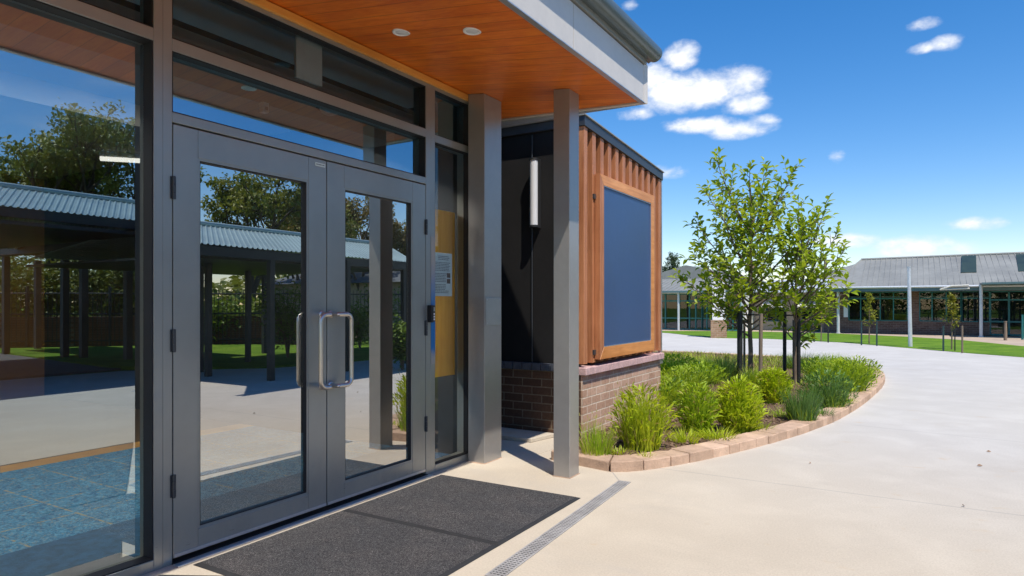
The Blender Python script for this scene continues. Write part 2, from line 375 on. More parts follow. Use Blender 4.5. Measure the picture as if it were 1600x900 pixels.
# ------------------------------------------------------------------ mesh helpers
class MB:
    def __init__(s): s.v = []; s.f = []; s.sm = []; s.mi = []
    def add(s, vs, fs, smooth=False, mi=0):
        b = len(s.v); s.v += [tuple(x) for x in vs]
        for f in fs: s.f.append(tuple(i+b for i in f)); s.sm.append(smooth); s.mi.append(mi)
    def box(s, x0, y0, z0, x1, y1, z1, mi=0):
        x0, x1 = min(x0, x1), max(x0, x1); y0, y1 = min(y0, y1), max(y0, y1); z0, z1 = min(z0, z1), max(z0, z1)
        s.hexa([(x0,y0,z0),(x1,y0,z0),(x1,y1,z0),(x0,y1,z0)], [(x0,y0,z1),(x1,y0,z1),(x1,y1,z1),(x0,y1,z1)], mi)
    def hexa(s, b, t, mi=0):
        s.add(list(b)+list(t), [(3,2,1,0),(4,5,6,7),(0,1,5,4),(1,2,6,5),(2,3,7,6),(3,0,4,7)], False, mi)
    def prism(s, poly, z0, z1, mi=0):
        n = len(poly)
        zz0 = z0 if callable(z0) else (lambda x, y: z0); zz1 = z1 if callable(z1) else (lambda x, y: z1)
        vs = [(x, y, zz0(x, y)) for x, y in poly] + [(x, y, zz1(x, y)) for x, y in poly]
        fs = [tuple(range(n-1, -1, -1)), tuple(range(n, 2*n))] + [(i, (i+1) % n, n+(i+1) % n, n+i) for i in range(n)]
        s.add(vs, fs, False, mi)
    def extrude_y(s, prof, y0, y1, smooth=False):
        n = len(prof)
        vs = [(x, y0, z) for x, z in prof] + [(x, y1, z) for x, z in prof]
        fs = [(i, (i+1) % n, n+(i+1) % n, n+i) for i in range(n)]
        s.add(vs, fs, smooth); s.add(vs, [tuple(range(n-1, -1, -1)), tuple(range(n, 2*n))], False)
    def quad(s, a, b, c, d, mi=0): s.add([a, b, c, d], [(0,1,2,3)], False, mi)
    def tube(s, pts, r, n=8, cap=True, mi=0, closed=False):
        pts = [Vector(p) for p in pts]; m = len(pts)
        rs = r if isinstance(r, (list, tuple)) else [r]*m
        vs = []; up = None
        for i, p in enumerate(pts):
            t = (pts[min(i+1, m-1)] - pts[max(i-1, 0)]); t = t.normalized() if t.length > 1e-9 else Vector((0,0,1))
            if up is None:
                up = Vector((0,0,1)) if abs(t.z) < .9 else Vector((1,0,0))
            a = up - t*up.dot(t)
            if a.length < 1e-6: a = t.orthogonal()
            a.normalize(); b = t.cross(a); up = a
            for k in range(n):
                w = 2*math.pi*k/n
                vs.append(p + (a*math.cos(w) + b*math.sin(w))*rs[i])
        fs = [(i*n+k, i*n+(k+1) % n, (i+1)*n+(k+1) % n, (i+1)*n+k) for i in range(m-1) for k in range(n)]
        s.add(vs, fs, True, mi)
        if cap:
            s.add(vs[:n], [tuple(range(n-1, -1, -1))], False, mi); s.add(vs[-n:], [tuple(range(n))], False, mi)
    def build(s, name, mat, parent=None, bevel=0.0, loc=None, seg=2):
        me = bpy.data.meshes.new(name); me.from_pydata(s.v, [], s.f)
        mats = mat if isinstance(mat, (list, tuple)) else [mat]
        for m in mats: me.materials.append(m)
        me.polygons.foreach_set('use_smooth', s.sm); me.polygons.foreach_set('material_index', s.mi); me.update()
        o = bpy.data.objects.new(name, me); COL.objects.link(o)
        if bevel:
            b = o.modifiers.new('edge', 'BEVEL'); b.width = bevel; b.segments = seg; b.limit_method = 'ANGLE'; b.angle_limit = R(40)
        if loc is not None: o.location = loc
        if parent is not None: o.parent = parent
        return o

def tag(o, label=None, cat=None, group=None, kind=None):
    if label: o['label'] = label
    if cat: o['category'] = cat
    if group: o['group'] = group
    if kind: o['kind'] = kind
    return o
def thing(name, label, cat, loc=(0,0,0), group=None, rz=0.0):
    o = bpy.data.objects.new(name, None); COL.objects.link(o); o.location = loc; o.rotation_euler = (0,0,rz); o.empty_display_size = .2
    return tag(o, label, cat, group)
def keep(o, parent):
    """parent a mesh built in world coordinates to a thing standing elsewhere"""
    o.parent = parent
    o.matrix_parent_inverse = Matrix.Translation(parent.location).inverted() if parent.rotation_euler.z == 0 else parent.matrix_basis.inverted()
    return o
def part(mb, name, mat, parent, bevel=0.0, label=None):
    o = mb.build(name, mat, None, bevel)
    root = parent
    while root.parent: root = root.parent
    if parent is root: keep(o, parent)
    else: o.parent = parent            # parent mesh already lives in world coordinates
    if label: o['label'] = label
    return o
def one(mb, name, mat, label, cat, group=None, bevel=0.0): return tag(mb.build(name, mat, None, bevel), label, cat, group)
def struct(mb, name, mat, bevel=0.0): return tag(mb.build(name, mat, None, bevel), kind='structure')
def copy_tree(o, parent=None):
    c = o.copy(); COL.objects.link(c)
    if parent is not None: c.parent = parent
    for ch in list(o.children): copy_tree(ch, c)
    return c

# ================================================================== SETTING: ground sheets
m = MB(); m.quad((-260,-120,-.06), (260,-120,-.06), (260,380,-.06), (-260,380,-.06)); struct(m, 'ground', MT['lawn'])
m = MB(); m.prism([(-.13,-8),(11.5,-8),(10.5,7.6),(8.4,9.6),(8.0,12.0),(7.5,36),(-12,36),(-12,9),(-8.5,5.2),(-.13,5.2)], -.05, 0); struct(m, 'concrete_paving', MT['concrete'])
# far lawn band, tan path along the far buildings
Lfront = [gz(1020,519.2), gz(1045,520.6), gz(1080,524.5), gz(1120,528.2), gz(1200,529.5), gz(1320,535.5), gz(1420,544), gz(1520,552.5), gz(1600,558.5), gz(1700,566)]
Lback = [gz(1700,548), gz(1600,541.5), gz(1500,531.5), gz(1420,526.5), gz(1310,521.5), gz(1150,517.5), gz(1085,517.5), gz(1020,517.5)]
m = MB(); m.prism([(p.x, p.y) for p in Lfront+Lback], -.03, .012); struct(m, 'lawn', MT['lawn'])
m = MB(); m.prism([(-12,33.0),(0,33.0),(9,25.0),(14,25.0),(14,36),(-12,36)], -.03, .005); struct(m, 'path', MT['tan_path'])
# ground seen only in the glass: lawns by the covered walk, a road behind
m = MB(); m.prism([(8.7,9.3),(11.6,7.9),(21,8.9),(16.4,14.2),(11,16.6),(8.1,12.5)], -.05, .02); struct(m, 'lawn', MT['lawn'])
m = MB(); m.prism([(10.4,-8),(60,-8),(40,6),(21,9.6),(11.3,8.2)], -.055, -.008); struct(m, 'road', MT['grey_road'])
m = MB(); m.prism([(6.4,12.6),(8.2,12.9),(10.6,16.2),(8.0,18.5),(6.6,18.5)], -.05, .03); struct(m, 'garden_bed', MT['mulch'])

# ================================================================== INTERIOR behind the glass
m = MB(); m.prism([(-7.9,-8),(-3.30,-8),(-3.30,4.98),(-7.9,4.98)], -.05, .0); struct(m, 'floor', MT['dark_floor'])
m = MB(); m.prism([(-3.30,-8),(-3.05,-8),(-3.05,4.98),(-3.30,4.98)], -.05, .004); struct(m, 'floor_border', MT['orange_border'])
m = MB(); m.prism([(-3.05,-8),(-.93,-8),(-.93,4.98),(-3.05,4.98)], -.05, .002); struct(m, 'floor_carpet', MT['carpet'])
m = MB(); m.prism([(-.93,-8),(-.13,-8),(-.13,4.98),(-.93,4.98)], -.05, .004); struct(m, 'floor_barrier_carpet', MT['dark_carpet'])
m = MB(); m.prism([(-7.9,-8),(-.13,-8),(-.13,4.98),(-7.9,4.98)], 3.28, 3.33)
m.box(-1.30,-8,2.96,-.95,4.98,3.28); m.box(-3.2,-8,3.08,-2.9,4.98,3.28); struct(m, 'ceiling', MT['ceiling'])
m = MB(); m.box(-8.1,-8,-.05,-7.9,5.0,3.33); struct(m, 'rear_wall', MT['room_wall'])
m = MB(); m.box(-8.1,-8.2,-.05,-.13,-8.0,3.33); struct(m, 'side_wall', MT['room_wall'])
m = MB(); m.box(-8.1,4.98,-.05,-.105,5.12,3.34); struct(m, 'end_wall', MT['dark_trim'])
t = thing('ceiling_lamp', 'lit tube lamp seen end to end inside the left window beside the mullion', 'lamp', (-5,4.5,3.2))
pa, pb = gz(157,247,3.2), gz(245,252,3.2)
m = MB(); m.tube([pa+Vector((0,0,.05)), pb+Vector((0,0,.05))], .045, 8); part(m, 'housing', MT['white'], t)
m = MB(); m.tube([pa, pb], .035, 8); part(m, 'tube', MT['tube_light'], t)
for k, (x, y, lb) in enumerate(((-1.73,.9,'lit ceiling panel lamp over the carpet inside the left window'),(-1.73,3.3,'lit ceiling panel lamp over the carpet inside the double doors'))):
    t = thing('ceiling_lamp', lb, 'lamp', (x,y,3.27))  # added lights, out of sight behind the bulkhead, brightening the carpet
    m = MB(); m.box(x-.24,y-.6,3.262,x+.24,y+.6,3.279); part(m, 'frame', MT['white'], t)
    m = MB(); m.box(x-.21,y-.57,3.255,x+.21,y+.57,3.2615); part(m, 'diffuser', MT['panel_light'], t)
t = thing('blind_box', 'long pale roller blind box under the room ceiling behind the top panes', 'blind box', (-.55,1,3.1))
m = MB(); m.box(-.64,-7.9,3.035,-.50,4.97,3.115); part(m, 'housing', MT['plate'], t, .004)
m = MB(); m.box(-.63,-7.9,3.116,-.505,4.97,3.155); part(m, 'track', MT['black_seal'], t)
# frosted rectangular sign hanging behind the top pane
t = thing('hanging_sign', 'blank pale frosted sign hanging behind the top pane over the doors', 'sign', (-.09,3.12,3.2))
m = MB(); m.box(-.115,3.03,2.895,-.095,3.255,3.235); part(m, 'sign_panel', MT['paper'], t, .002)
m = MB(); m.box(-.125,3.02,3.236,-.085,3.265,3.25); m.box(-.11,3.13,3.25,-.1,3.14,3.28); part(m, 'hanger', MT['alu'], t)
t = thing('door_sensor', 'small white motion sensor behind the transom glass above the left door', 'sensor', (-.12,2.81,2.64))
m = MB(); m.box(-.16,2.785,2.61,-.115,2.83,2.675); part(m, 'housing', MT['white'], t, .006)
m = MB(); m.box(-.114,2.797,2.625,-.110,2.818,2.645); part(m, 'lens', MT['plate'], t)
t = thing('dome_lamp', 'oval bulkhead lamp with dark rim behind the transom glass', 'lamp', (-.25,3.45,2.8))
m = MB()
def lathe(mb, prof, c, n=24, ax='z', sx=1, sy=1):
    vs = []; k = len(prof)
    for i in range(n):
        w = 2*math.pi*i/n
        for r, h in prof:
            if ax == 'z': vs.append((c[0]+r*math.cos(w)*sx, c[1]+r*math.sin(w)*sy, c[2]+h))
            elif ax == 'y': vs.append((c[0]+r*math.cos(w)*sx, c[1]+h, c[2]+r*math.sin(w)*sy))
            else: vs.append((c[0]+h, c[1]+r*math.cos(w)*sx, c[2]+r*math.sin(w)*sy))
    fs = [(i*k+j, ((i+1) % n)*k+j, ((i+1) % n)*k+j+1, i*k+j+1) for i in range(n) for j in range(k-1)]
    mb.add(vs, fs, True)
lathe(m, [(.09,.02),(.10,.0),(.10,-.02),(.075,-.028)], (-.30,3.52,2.86)); part(m, 'rim', MT['black_seal'], t)
m = MB(); lathe(m, [(.078,-.022),(.06,-.05),(.03,-.066),(0,-.07)], (-.30,3.52,2.86)); part(m, 'diffuser', MT['plate'], t)
m = MB(); m.box(-.36,2.118,2.86,-.13,4.27,2.9); tag(part(m, 'lamp_shelf', MT['ceiling'], t), None)
# yellow ply panel behind the sidelight, with the notice
one((lambda b: (b.box(-.155,4.56,.76,-.135,4.86,2.215), b)[1])(MB()), 'pin_board', MT['yellow_panel'], 'orange ply board standing behind the narrow sidelight pane', 'board', None, .003)
t = thing('notice_sheet', 'white printed notice with two small pictures taped inside the sidelight', 'notice', (-.06,4.55,1.64))
m = MB(); m.box(-.0605,4.452,1.462,-.0585,4.712,1.832); part(m, 'sheet', MT['paper'], t)
rng = random.Random(5)
m = MB()
for k in range(25):
    z = 1.80 - k*.0135
    if k in (3, 10, 17, 24):
        part(m, 'printed_text', MT['ink'], t); m = MB(); continue
    y0 = 4.475 + (.04 if k < 3 else 0); y1 = 4.62 if 11 < k < 22 else 4.69 - rng.random()*.04
    y = y0
    while y < y1 - .01:
        w = .008 + rng.random()*.018; m.quad((-.0580,y,z),(-.0580,min(y+w,y1),z),(-.0580,min(y+w,y1),z+.0055),(-.0580,y,z+.0055)); y += w + .005
for z in (1.622, 1.572):
    m = MB(); m.quad((-.0579,4.636,z),(-.0579,4.686,z),(-.0579,4.686,z+.04),(-.0579,4.636,z+.04)); part(m, 'picture', MT['brown_print'], t)

# ================================================================== SHOPFRONT
SF = thing('entrance_shopfront', 'dark grey aluminium glazed shopfront with double doors under the timber canopy', 'shopfront', (0,3.2,0))
XB = -.13
def fpart(name, *boxes, mat='frame', bev=.0025, parent=None, label=None):
    m = MB()
    for b in boxes: m.box(*b)
    return part(m, name, MT[mat], parent or SF, bev, label)
YS = [-7.6, -5.0, -2.5, -.1]
for y in YS: fpart('mullion', (XB, y-.05, .0, 0, y+.05, 3.25))
fpart('mullion', (XB,2.010,0,0,2.0585,3.25), (XB,2.0600,0,-.002,2.112,3.25))
fpart('mullion', (XB,4.277,0,0,4.338,3.25), (XB,4.3395,0,-.002,4.398,3.25))
fpart('mullion', (XB,4.885,0,0,4.945,3.25), (XB,4.9465,0,-.002,5.012,3.25))
spans = [(-7.55,-5.05),(-4.95,-2.55),(-2.45,-.15),(-.05,2.010)]
for a, b in spans:
    fpart('sill_rail', (XB, a, 0, 0, b, .058)); fpart('transom', (XB, a, 2.775, 0, b, 2.840)); fpart('head_rail', (XB, a, 3.17, 0, b, 3.25))
fpart('transom', (XB,2.112,2.755,0,4.277,2.820)); fpart('head_rail', (XB,2.112,3.17,0,4.277,3.25)); fpart('door_header', (XB,2.112,2.372,0,4.277,2.425))
fpart('transom', (XB,4.398,2.740,0,4.885,2.800)); fpart('head_rail', (XB,4.398,3.17,0,4.885,3.25)); fpart('sill_rail', (XB,4.398,0,0,4.885,.060))
# panes, with glazing seals deepened into black linings that paint the reveals' shade
def pane(y0, y1, z0, z1, mat, x=-.075, name='pane'):
    m = MB(); m.quad((x,y0-.004,z0-.004),(x,y1+.004,z0-.004),(x,y1+.004,z1+.004),(x,y0-.004,z1+.004))
    p = part(m, name, MT[mat], SF)
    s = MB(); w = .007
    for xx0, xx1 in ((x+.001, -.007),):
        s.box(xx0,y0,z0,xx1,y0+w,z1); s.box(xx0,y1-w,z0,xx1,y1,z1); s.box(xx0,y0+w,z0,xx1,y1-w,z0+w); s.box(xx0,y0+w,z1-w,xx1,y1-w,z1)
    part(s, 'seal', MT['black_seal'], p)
    return p
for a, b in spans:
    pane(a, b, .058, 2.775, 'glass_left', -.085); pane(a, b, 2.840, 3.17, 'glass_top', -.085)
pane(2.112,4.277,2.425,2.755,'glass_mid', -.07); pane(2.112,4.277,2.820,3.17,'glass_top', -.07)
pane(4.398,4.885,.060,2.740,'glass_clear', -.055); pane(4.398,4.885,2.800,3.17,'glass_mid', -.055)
# interior sill strip lit along the left window
fpart('inner_sill', (-.30, -7.5, .005, XB-.003, 2.0, .045), mat='alu')
# doors
def leaf(y0, y1, g0, g1, hinge):
    zb, zt, gb, gt = .030, 2.362, .149, 2.206
    xb = -.055
    D = fpart('door', (xb,y0,zb,-.001,g0-.0015,zt), (xb,g1+.0015,zb,-.001,y1,zt), label=None)
    fpart('rail', (xb,g0,zb,-.001,g1,gb), parent=D); fpart('rail', (xb,g0,gt,-.001,g1,zt), parent=D)
    bw = .012
    fpart('glazing_bead', (-.03,g0,gb,-.004,g0+bw,gt), (-.03,g1-bw,gb,-.004,g1,gt), (-.03,g0+bw,gb,-.004,g1-bw,gb+bw), (-.03,g0+bw,gt-bw,-.004,g1-bw,gt), parent=D, bev=.001)
    fpart('seal', (-.034,g0+bw,gb+bw,-.007,g0+bw+.005,gt-bw), (-.034,g1-bw-.005,gb+bw,-.007,g1-bw,gt-bw), (-.034,g0+bw+.005,gb+bw,-.007,g1-bw-.005,gb+bw+.005), (-.034,g0+bw+.005,gt-bw-.005,-.007,g1-bw-.005,gt-bw), mat='black_seal', parent=D, bev=0)
    m = MB(); m.quad((-.03,g0,gb),(-.03,g1,gb),(-.03,g1,gt),(-.03,g0,gt)); part(m, 'pane', MT['glass'], D)
    for z in (.42, 1.20, 2.02):
        m = MB(); m.tube([(.008,hinge,z-.062),(.008,hinge,z-.022)], .009, 10); m.tube([(.008,hinge,z-.020),(.008,hinge,z+.020)], .009, 10); m.tube([(.008,hinge,z+.022),(.008,hinge,z+.062)], .009, 10)
        m.box(-.001,hinge-.016,z-.06,.003,hinge+.016,z+.06); part(m, 'hinge', MT['dark_trim'], D, .001)
    m = MB(); m.box(0,y0+.004,.034,.004,y1-.004,.052); part(m, 'drip_strip', MT['alu'], D, .001)
    return D
dL = leaf(2.118, 3.2045, 2.263, 3.048, 2.115)
dR = leaf(3.2125, 4.271, 3.369, 4.108, 4.274)
def pull(D, ya, yb):
    """D shaped pull: tube from the stile out, up and back, seen on both sides of the meeting line"""
    x = .075; r = .048; z0, z1 = .842, 1.326
    pts = [(.0, ya, z1)]
    def arc(c, a0, a1, n=6): return [(x, c[0]+r*math.cos(R(a0+(a1-a0)*i/n)), c[1]+r*math.sin(R(a0+(a1-a0)*i/n))) for i in range(n+1)]
    s = 1 if yb > ya else -1
    pts = [(x, ya, z1)] + arc((yb-s*r, z1-r), 90, 0 if s > 0 else 180) + arc((yb-s*r, z0+r), 0 if s > 0 else 180, -90 if s > 0 else 270) + [(x, ya, z0)]
    m = MB(); m.tube(pts, .0155, 12)
    for z in (z0, z1):
        m.tube([(0,ya,z),(x,ya,z)], .0155, 12); lathe(m, [(0,.006),(.024,.005),(.026,0)], (0,ya,z), 16, 'x'); lathe(m, [(0,.0155),(.010,.012),(.0155,0)], (x,ya,z), 12, 'x')
    part(m, 'handle', MT['steel'], D)
    m = MB(); m.tube([(a*-1-.065, b, c) for a, b, c in pts], .0155, 10); part(m, 'handle', MT['steel'], D, 0, 'steel pull handle on the inner side of the door')
pull(dL, 3.165, 3.085); pull(dR, 3.243, 3.361)
m = MB(); m.box(0,3.105,2.315,.0015,3.190,2.338); st = part(m, 'sticker', MT['paper'], dL)
m = MB(); rng = random.Random(3); y = 3.112
while y < 3.180:
    w = .003+rng.random()*.006; m.quad((.0019,y,2.322),(.0019,y+w,2.322),(.0019,y+w,2.331),(.0019,y,2.331)); y += w+.003
part(m, 'sticker_print', MT['ink'], dL)
# scuffs on the meeting stile
m = MB()
for (y, z, a, b) in ((3.216,.985,.005,.034),):
    n = 9; m.add([(.0012, y+a*math.cos(6.283*i/n)*(.7+.5*rng.random()), z+b*math.sin(6.283*i/n)*(.7+.5*rng.random())) for i in range(n)], [tuple(range(n))])
part(m, 'paint_scuff', MT['plate'], dR)
fpart('threshold', (-.13,2.112,0,.020,4.277,.012), mat='black_seal', bev=0)
fpart('threshold_strip', (.021,2.10,0,.070,4.29,.010), mat='alu', bev=.003)
# sills of the frame at the foot in front of the doors, blue strip fading out along the jamb
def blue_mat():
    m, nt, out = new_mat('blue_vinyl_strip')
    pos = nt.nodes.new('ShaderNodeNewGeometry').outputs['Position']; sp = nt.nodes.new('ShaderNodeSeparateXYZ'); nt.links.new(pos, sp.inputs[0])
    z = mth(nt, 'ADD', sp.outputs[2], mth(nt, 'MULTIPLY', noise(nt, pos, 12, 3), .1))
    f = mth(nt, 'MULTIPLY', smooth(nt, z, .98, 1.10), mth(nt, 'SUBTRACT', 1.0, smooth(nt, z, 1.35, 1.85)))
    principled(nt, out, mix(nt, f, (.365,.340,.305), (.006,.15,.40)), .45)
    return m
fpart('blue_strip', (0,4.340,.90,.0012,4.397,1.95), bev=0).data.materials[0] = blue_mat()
t = thing('card_reader', 'small black card reader with keypad on the jamb right of the doors', 'card reader', (.003,4.325,1.31))
m = MB(); m.box(.0015,4.290,1.245,.045,4.322,1.385); m.box(.0015,4.3225,1.25,.028,4.365,1.383); part(m, 'body', MT['black_seal'], t, .004)
m = MB(); m.box(.0285,4.332,1.335,.030,4.356,1.37); part(m, 'screen', MT['plate'], t)
m = MB()
for i in range(3): m.box(.0285,4.333,1.262+i*.022,.031,4.354,1.276+i*.022)
part(m, 'key', MT['white'], t)

# ================================================================== CANOPY
XO = 1.50
def zs(x, y=0): return 3.255 - .132*x
CAN = thing('entrance_canopy', 'canopy with glossy orange timber soffit, grey fascia and round gutter over the doors', 'canopy', (0.7,3,3.2))
sof = [(.001,-8.2),(XO-.012,-8.2),(XO-.012,5.225),(-.25,5.82),(-1.5,6.15),(-1.5,5.13),(.001,5.13)]
m = MB(); m.prism(sof, zs, lambda x, y: zs(x)+.03); part(m, 'soffit', MT['soffit'], CAN)
m = MB(); m.box(.001,-8.1,3.195,.026,5.10,3.245); part(m, 'soffit_trim', MT['soffit_trim'], CAN, .002)
# fascia panels with open joints
ys = [-8.2,-5.9,-3.5,-1.05]; yj = gx(895, 55, XO).y; ys += [yj-2.4+.35, yj]
ys = sorted(set([-8.2,-5.8,-3.4,-1.0, yj-2.4 if yj-2.4 > -.9 else .4, yj])) + [5.24]
for a, b in zip(ys[:-1], ys[1:]):
    m = MB(); m.box(XO-.01,a+.003,3.052,XO+.006,b-.003,3.350); part(m, 'fascia', MT['fascia'], CAN, .0015)
m = MB()   # lower edge trim and the end fascia along the skewed end
m.box(XO-.03,-8.2,3.044,XO+.010,5.245,3.0515); part(m, 'fascia_trim', MT['alu'], CAN, .001)
e0 = Vector((XO+.008,5.225)); e1 = Vector((-1.5,6.15)); dd = (e1-e0).normalized(); nn = Vector((-dd.y, dd.x))
if nn.y < 0: nn = -nn
m = MB()
p = [e0, e1, e1+nn*.05, e0+nn*.05]
m.hexa([(q.x,q.y,zs(q.x)-.012) for q in p], [(q.x,q.y,3.36) for q in p]); part(m, 'end_fascia', MT['fascia'], CAN, .001)
m = MB(); m.prism([(-8.1,-8.3),(XO+.02,-8.3),(XO+.02,5.26),(-.25,5.88),(-1.5,6.20),(-1.5,5.2),(-8.1,5.2)], 3.362, 3.42); part(m, 'roof_sheet', MT['roof_sheet'], CAN, .002)
prof = [(XO+.008,3.395)] + [(XO+.062+.066*math.cos(R(a)), 3.462+.066*math.sin(R(a))) for a in range(-120, 71, 10)] + [(XO+.078,3.532),(XO+.008,3.532)]
m = MB(); m.extrude_y(prof, -8.3, 5.33, True); part(m, 'gutter', MT['gutter'], CAN)
for x, y in ((.51,3.376),(1.013,3.468),(.51,.6),(1.01,.7)):
    c = (x, y, zs(x))
    m = MB(); lathe(m, [(.040,-.004),(.046,-.009),(.058,-.006),(.060,.001)], c, 28); dl = part(m, 'downlight', MT['white'], CAN)
    m = MB(); lathe(m, [(.041,-.0035),(.036,-.006),(.0,-.007)], c, 24); part(m, 'lens', MT['lamp_white'], dl)
def tilt_post(name, label, x0, x1, y0, y1):
    t = thing(name, label, 'post', ((x0+x1)/2,(y0+y1)/2,0))
    m = MB(); b = [(x0,y0,.0),(x1,y0,.0),(x1,y1,.0),(x0,y1,.0)]
    m.hexa(b, [(x,y,zs(x)-.001) for x, y, _ in b]); part(m, 'shaft', MT['post'], t, .004)
    m = MB(); m.prism([(x0-.006,y0-.006),(x1+.006,y0-.006),(x1+.006,y1+.006),(x0-.006,y1+.006)], .0, .006); part(m, 'base_sealant', MT['kerb'], t)
    return t
tilt_post('canopy_post', 'free standing square grey steel post under the canopy corner', .900, 1.045, 4.790, 4.965)
tilt_post('canopy_post', 'wide grey steel post against the shopfront frame, with blank plate', .028, .200, 4.836, 5.115)
t = thing('wall_plate', 'blank square metal plate screwed to the wide grey post', 'plate', (.2,4.97,1.33))
m = MB(); m.box(.2015,4.850,1.205,.2065,5.100,1.452); part(m, 'plate', MT['plate'], t, .002)
for y in (4.868,5.082):
    for z in (1.225,1.432):
        m = MB(); lathe(m, [(0,.003),(.005,.002),(.006,0)], (.2066,y,z), 10, 'x'); part(m, 'screw', MT['alu'], t)

# ================================================================== CLAD WING with notice board
XW, YW, YE = .50, 6.20, 8.64
W = thing('clad_wing', 'building wing with black cladding, timber battens and brown brick base', 'building wing', (0,7.4,0))
m = MB(); m.box(-2.6,YW,-.05,XW-.02,YW+.11,.685); part(m, 'brick_base', MT['brick_dark'], W)
m = MB(); m.prism([(XW-.02,YW),(XW,YW),(XW,YE),(-2.6,YE),(-2.6,YE-.1),(XW-.12,YE-.1),(XW-.12,YW+.111),(XW-.02,YW+.111)], -.05, .660); part(m, 'brick_base', MT['brick_lit'], W)
m = MB()
x = -2.6
while x < XW-.13:
    m.box(x+.004,YW-.022,.690,min(x+.110,XW-.13)-.004,YW+.13,.765); x += .114
part(m, 'coping', MT['coping_blue'], W, .006)
m = MB()
y = YW-.022
while y < YE-.02:
    y1 = min(y+.114, YE+.012); m.box(XW-.115,y+.0015,.662,XW+.050,y1-.0015,.742); y += .114
part(m, 'coping', MT['coping_pink'], W, .008)
def ztop(y): return 3.262 - (y-YW)*.072
# black metal sheets on the near face
for a, b in ((-2.6,-1.36),(-1.35,-.106),(-.094,XW-.03)):
    m = MB(); m.box(a,YW+.02,.766,b,YW+.08,3.235); part(m, 'cladding', MT['black_clad'], W, .003)
m = MB(); m.box(-.104,YW+.03,.766,-.096,YW+.07,3.235); m.tube([(-.1,YW+.012,.77),(-.1,YW+.012,3.2)], .007, 6); part(m, 'cladding_seam', MT['dark_trim'], W)
m = MB(); m.hexa([(-2.6,YW+.081,.70),(XW-.112,YW+.081,.70),(XW-.112,YE,.70),(-2.6,YE,.70)], [(-2.6,YW+.081,ztop(YW)-.02),(XW-.112,YW+.081,ztop(YW)-.02),(XW-.112,YE,ztop(YE)-.02),(-2.6,YE,ztop(YE)-.02)]); part(m, 'wall', MT['black_clad'], W)
# timber battens along the lit face, dark boards between
m = MB()
NB = 11
for k in range(NB+1):
    y = YW + .004 + k*(YE-.108-YW-.004)/NB
    w = .088
    m2 = MB(); zt = ztop(y)-.10
    m2.hexa([(XW-.095,y,.775),(XW+.012,y,.775),(XW+.012,y+w,.775),(XW-.095,y+w,.775)], [(XW-.095,y,ztop(y)-.045),(XW+.012,y,ztop(y)-.045),(XW+.012,y+w,ztop(y+w)-.045),(XW-.095,y+w,ztop(y+w)-.045)])
    part(m2, 'batten', MT['batten'], W, .003)
m = MB(); m.hexa([(XW-.110,6.62,.745),(XW-.097,6.62,.745),(XW-.097,YE-.02,.745),(XW-.110,YE-.02,.745)], [(XW-.110,6.62,3.16),(XW-.097,6.62,3.16),(XW-.097,YE-.02,ztop(YE)-.05),(XW-.110,YE-.02,ztop(YE)-.05)]); part(m, 'backing_board', MT['batten'], W)
m = MB(); m.box(XW-.03,YE-.014,.66,XW+.020,YE+.014,ztop(YE)-.01); m.box(XW-.02,YE-.10,.600,XW+.030,YE+.02,.659); part(m, 'corner_trim', MT['alu'], W, .002)
# sloping roof trim: dark band and light capping
m = MB()
m.hexa([(XW-.10,YW-.012,ztop(YW)-.045),(XW+.030,YW-.012,ztop(YW)-.045),(XW+.030,YE+.02,ztop(YE)-.045),(XW-.10,YE+.02,ztop(YE)-.045)], [(XW-.10,YW-.012,ztop(YW)+.055),(XW+.030,YW-.012,ztop(YW)+.055),(XW+.030,YE+.02,ztop(YE)+.055),(XW-.10,YE+.02,ztop(YE)+.055)])
m.box(-2.6,YW-.012,3.225,XW-.101,YW+.10,3.318); part(m, 'roof_trim', MT['dark_trim'], W, .003)
m = MB()
m.hexa([(XW-.14,YW-.03,ztop(YW)+.056),(XW+.045,YW-.03,ztop(YW)+.056),(XW+.045,YE+.03,ztop(YE)+.056),(XW-.14,YE+.03,ztop(YE)+.056)], [(XW-.14,YW-.03,ztop(YW)+.070),(XW+.045,YW-.03,ztop(YW)+.070),(XW+.045,YE+.03,ztop(YE)+.070),(XW-.14,YE+.03,ztop(YE)+.070)])
part(m, 'roof_capping', MT['roof_sheet'], W, .002)
m = MB(); m.hexa([(-2.6,YW-.10,3.33),(XW-.15,YW-.10,3.33),(XW-.15,YE,ztop(YE)+.02),(-2.6,YE,3.15)], [(-2.6,YW-.10,3.345),(XW-.15,YW-.10,3.345),(XW-.15,YE,ztop(YE)+.03),(-2.6,YE,3.165)]); part(m, 'roof', MT['white_pole'], W)
t = thing('roof_vent', 'small grey metal vent cap on top of the clad wing roof', 'vent', (.25,7.3,3.2))
m = MB(); m.tube([(.30,7.25,3.15),(.30,7.25,3.30)], .03, 12); part(m, 'pipe', MT['alu'], t)
m = MB(); m.box(.22,7.16,3.301,.38,7.34,3.325); part(m, 'cap', MT['alu'], t, .008)
t = thing('wall_lamp', 'vertical white tube lamp with black caps on the black cladding', 'lamp', (-.03,YW,2.57))
m = MB(); m.tube([(-.03,6.125,2.225),(-.03,6.125,2.905)], .042, 20); part(m, 'diffuser', MT['lamp_white'], t)
for z in (2.203, 2.906):
    m = MB(); m.tube([(-.03,6.125,z),(-.03,6.125,z+.020)], .049, 20); part(m, 'cap', MT['black_seal'], t, .002)
m = MB(); m.box(-.065,6.165,2.20,.005,YW+.019,2.93); part(m, 'back_plate', MT['black_seal'], t, .002)
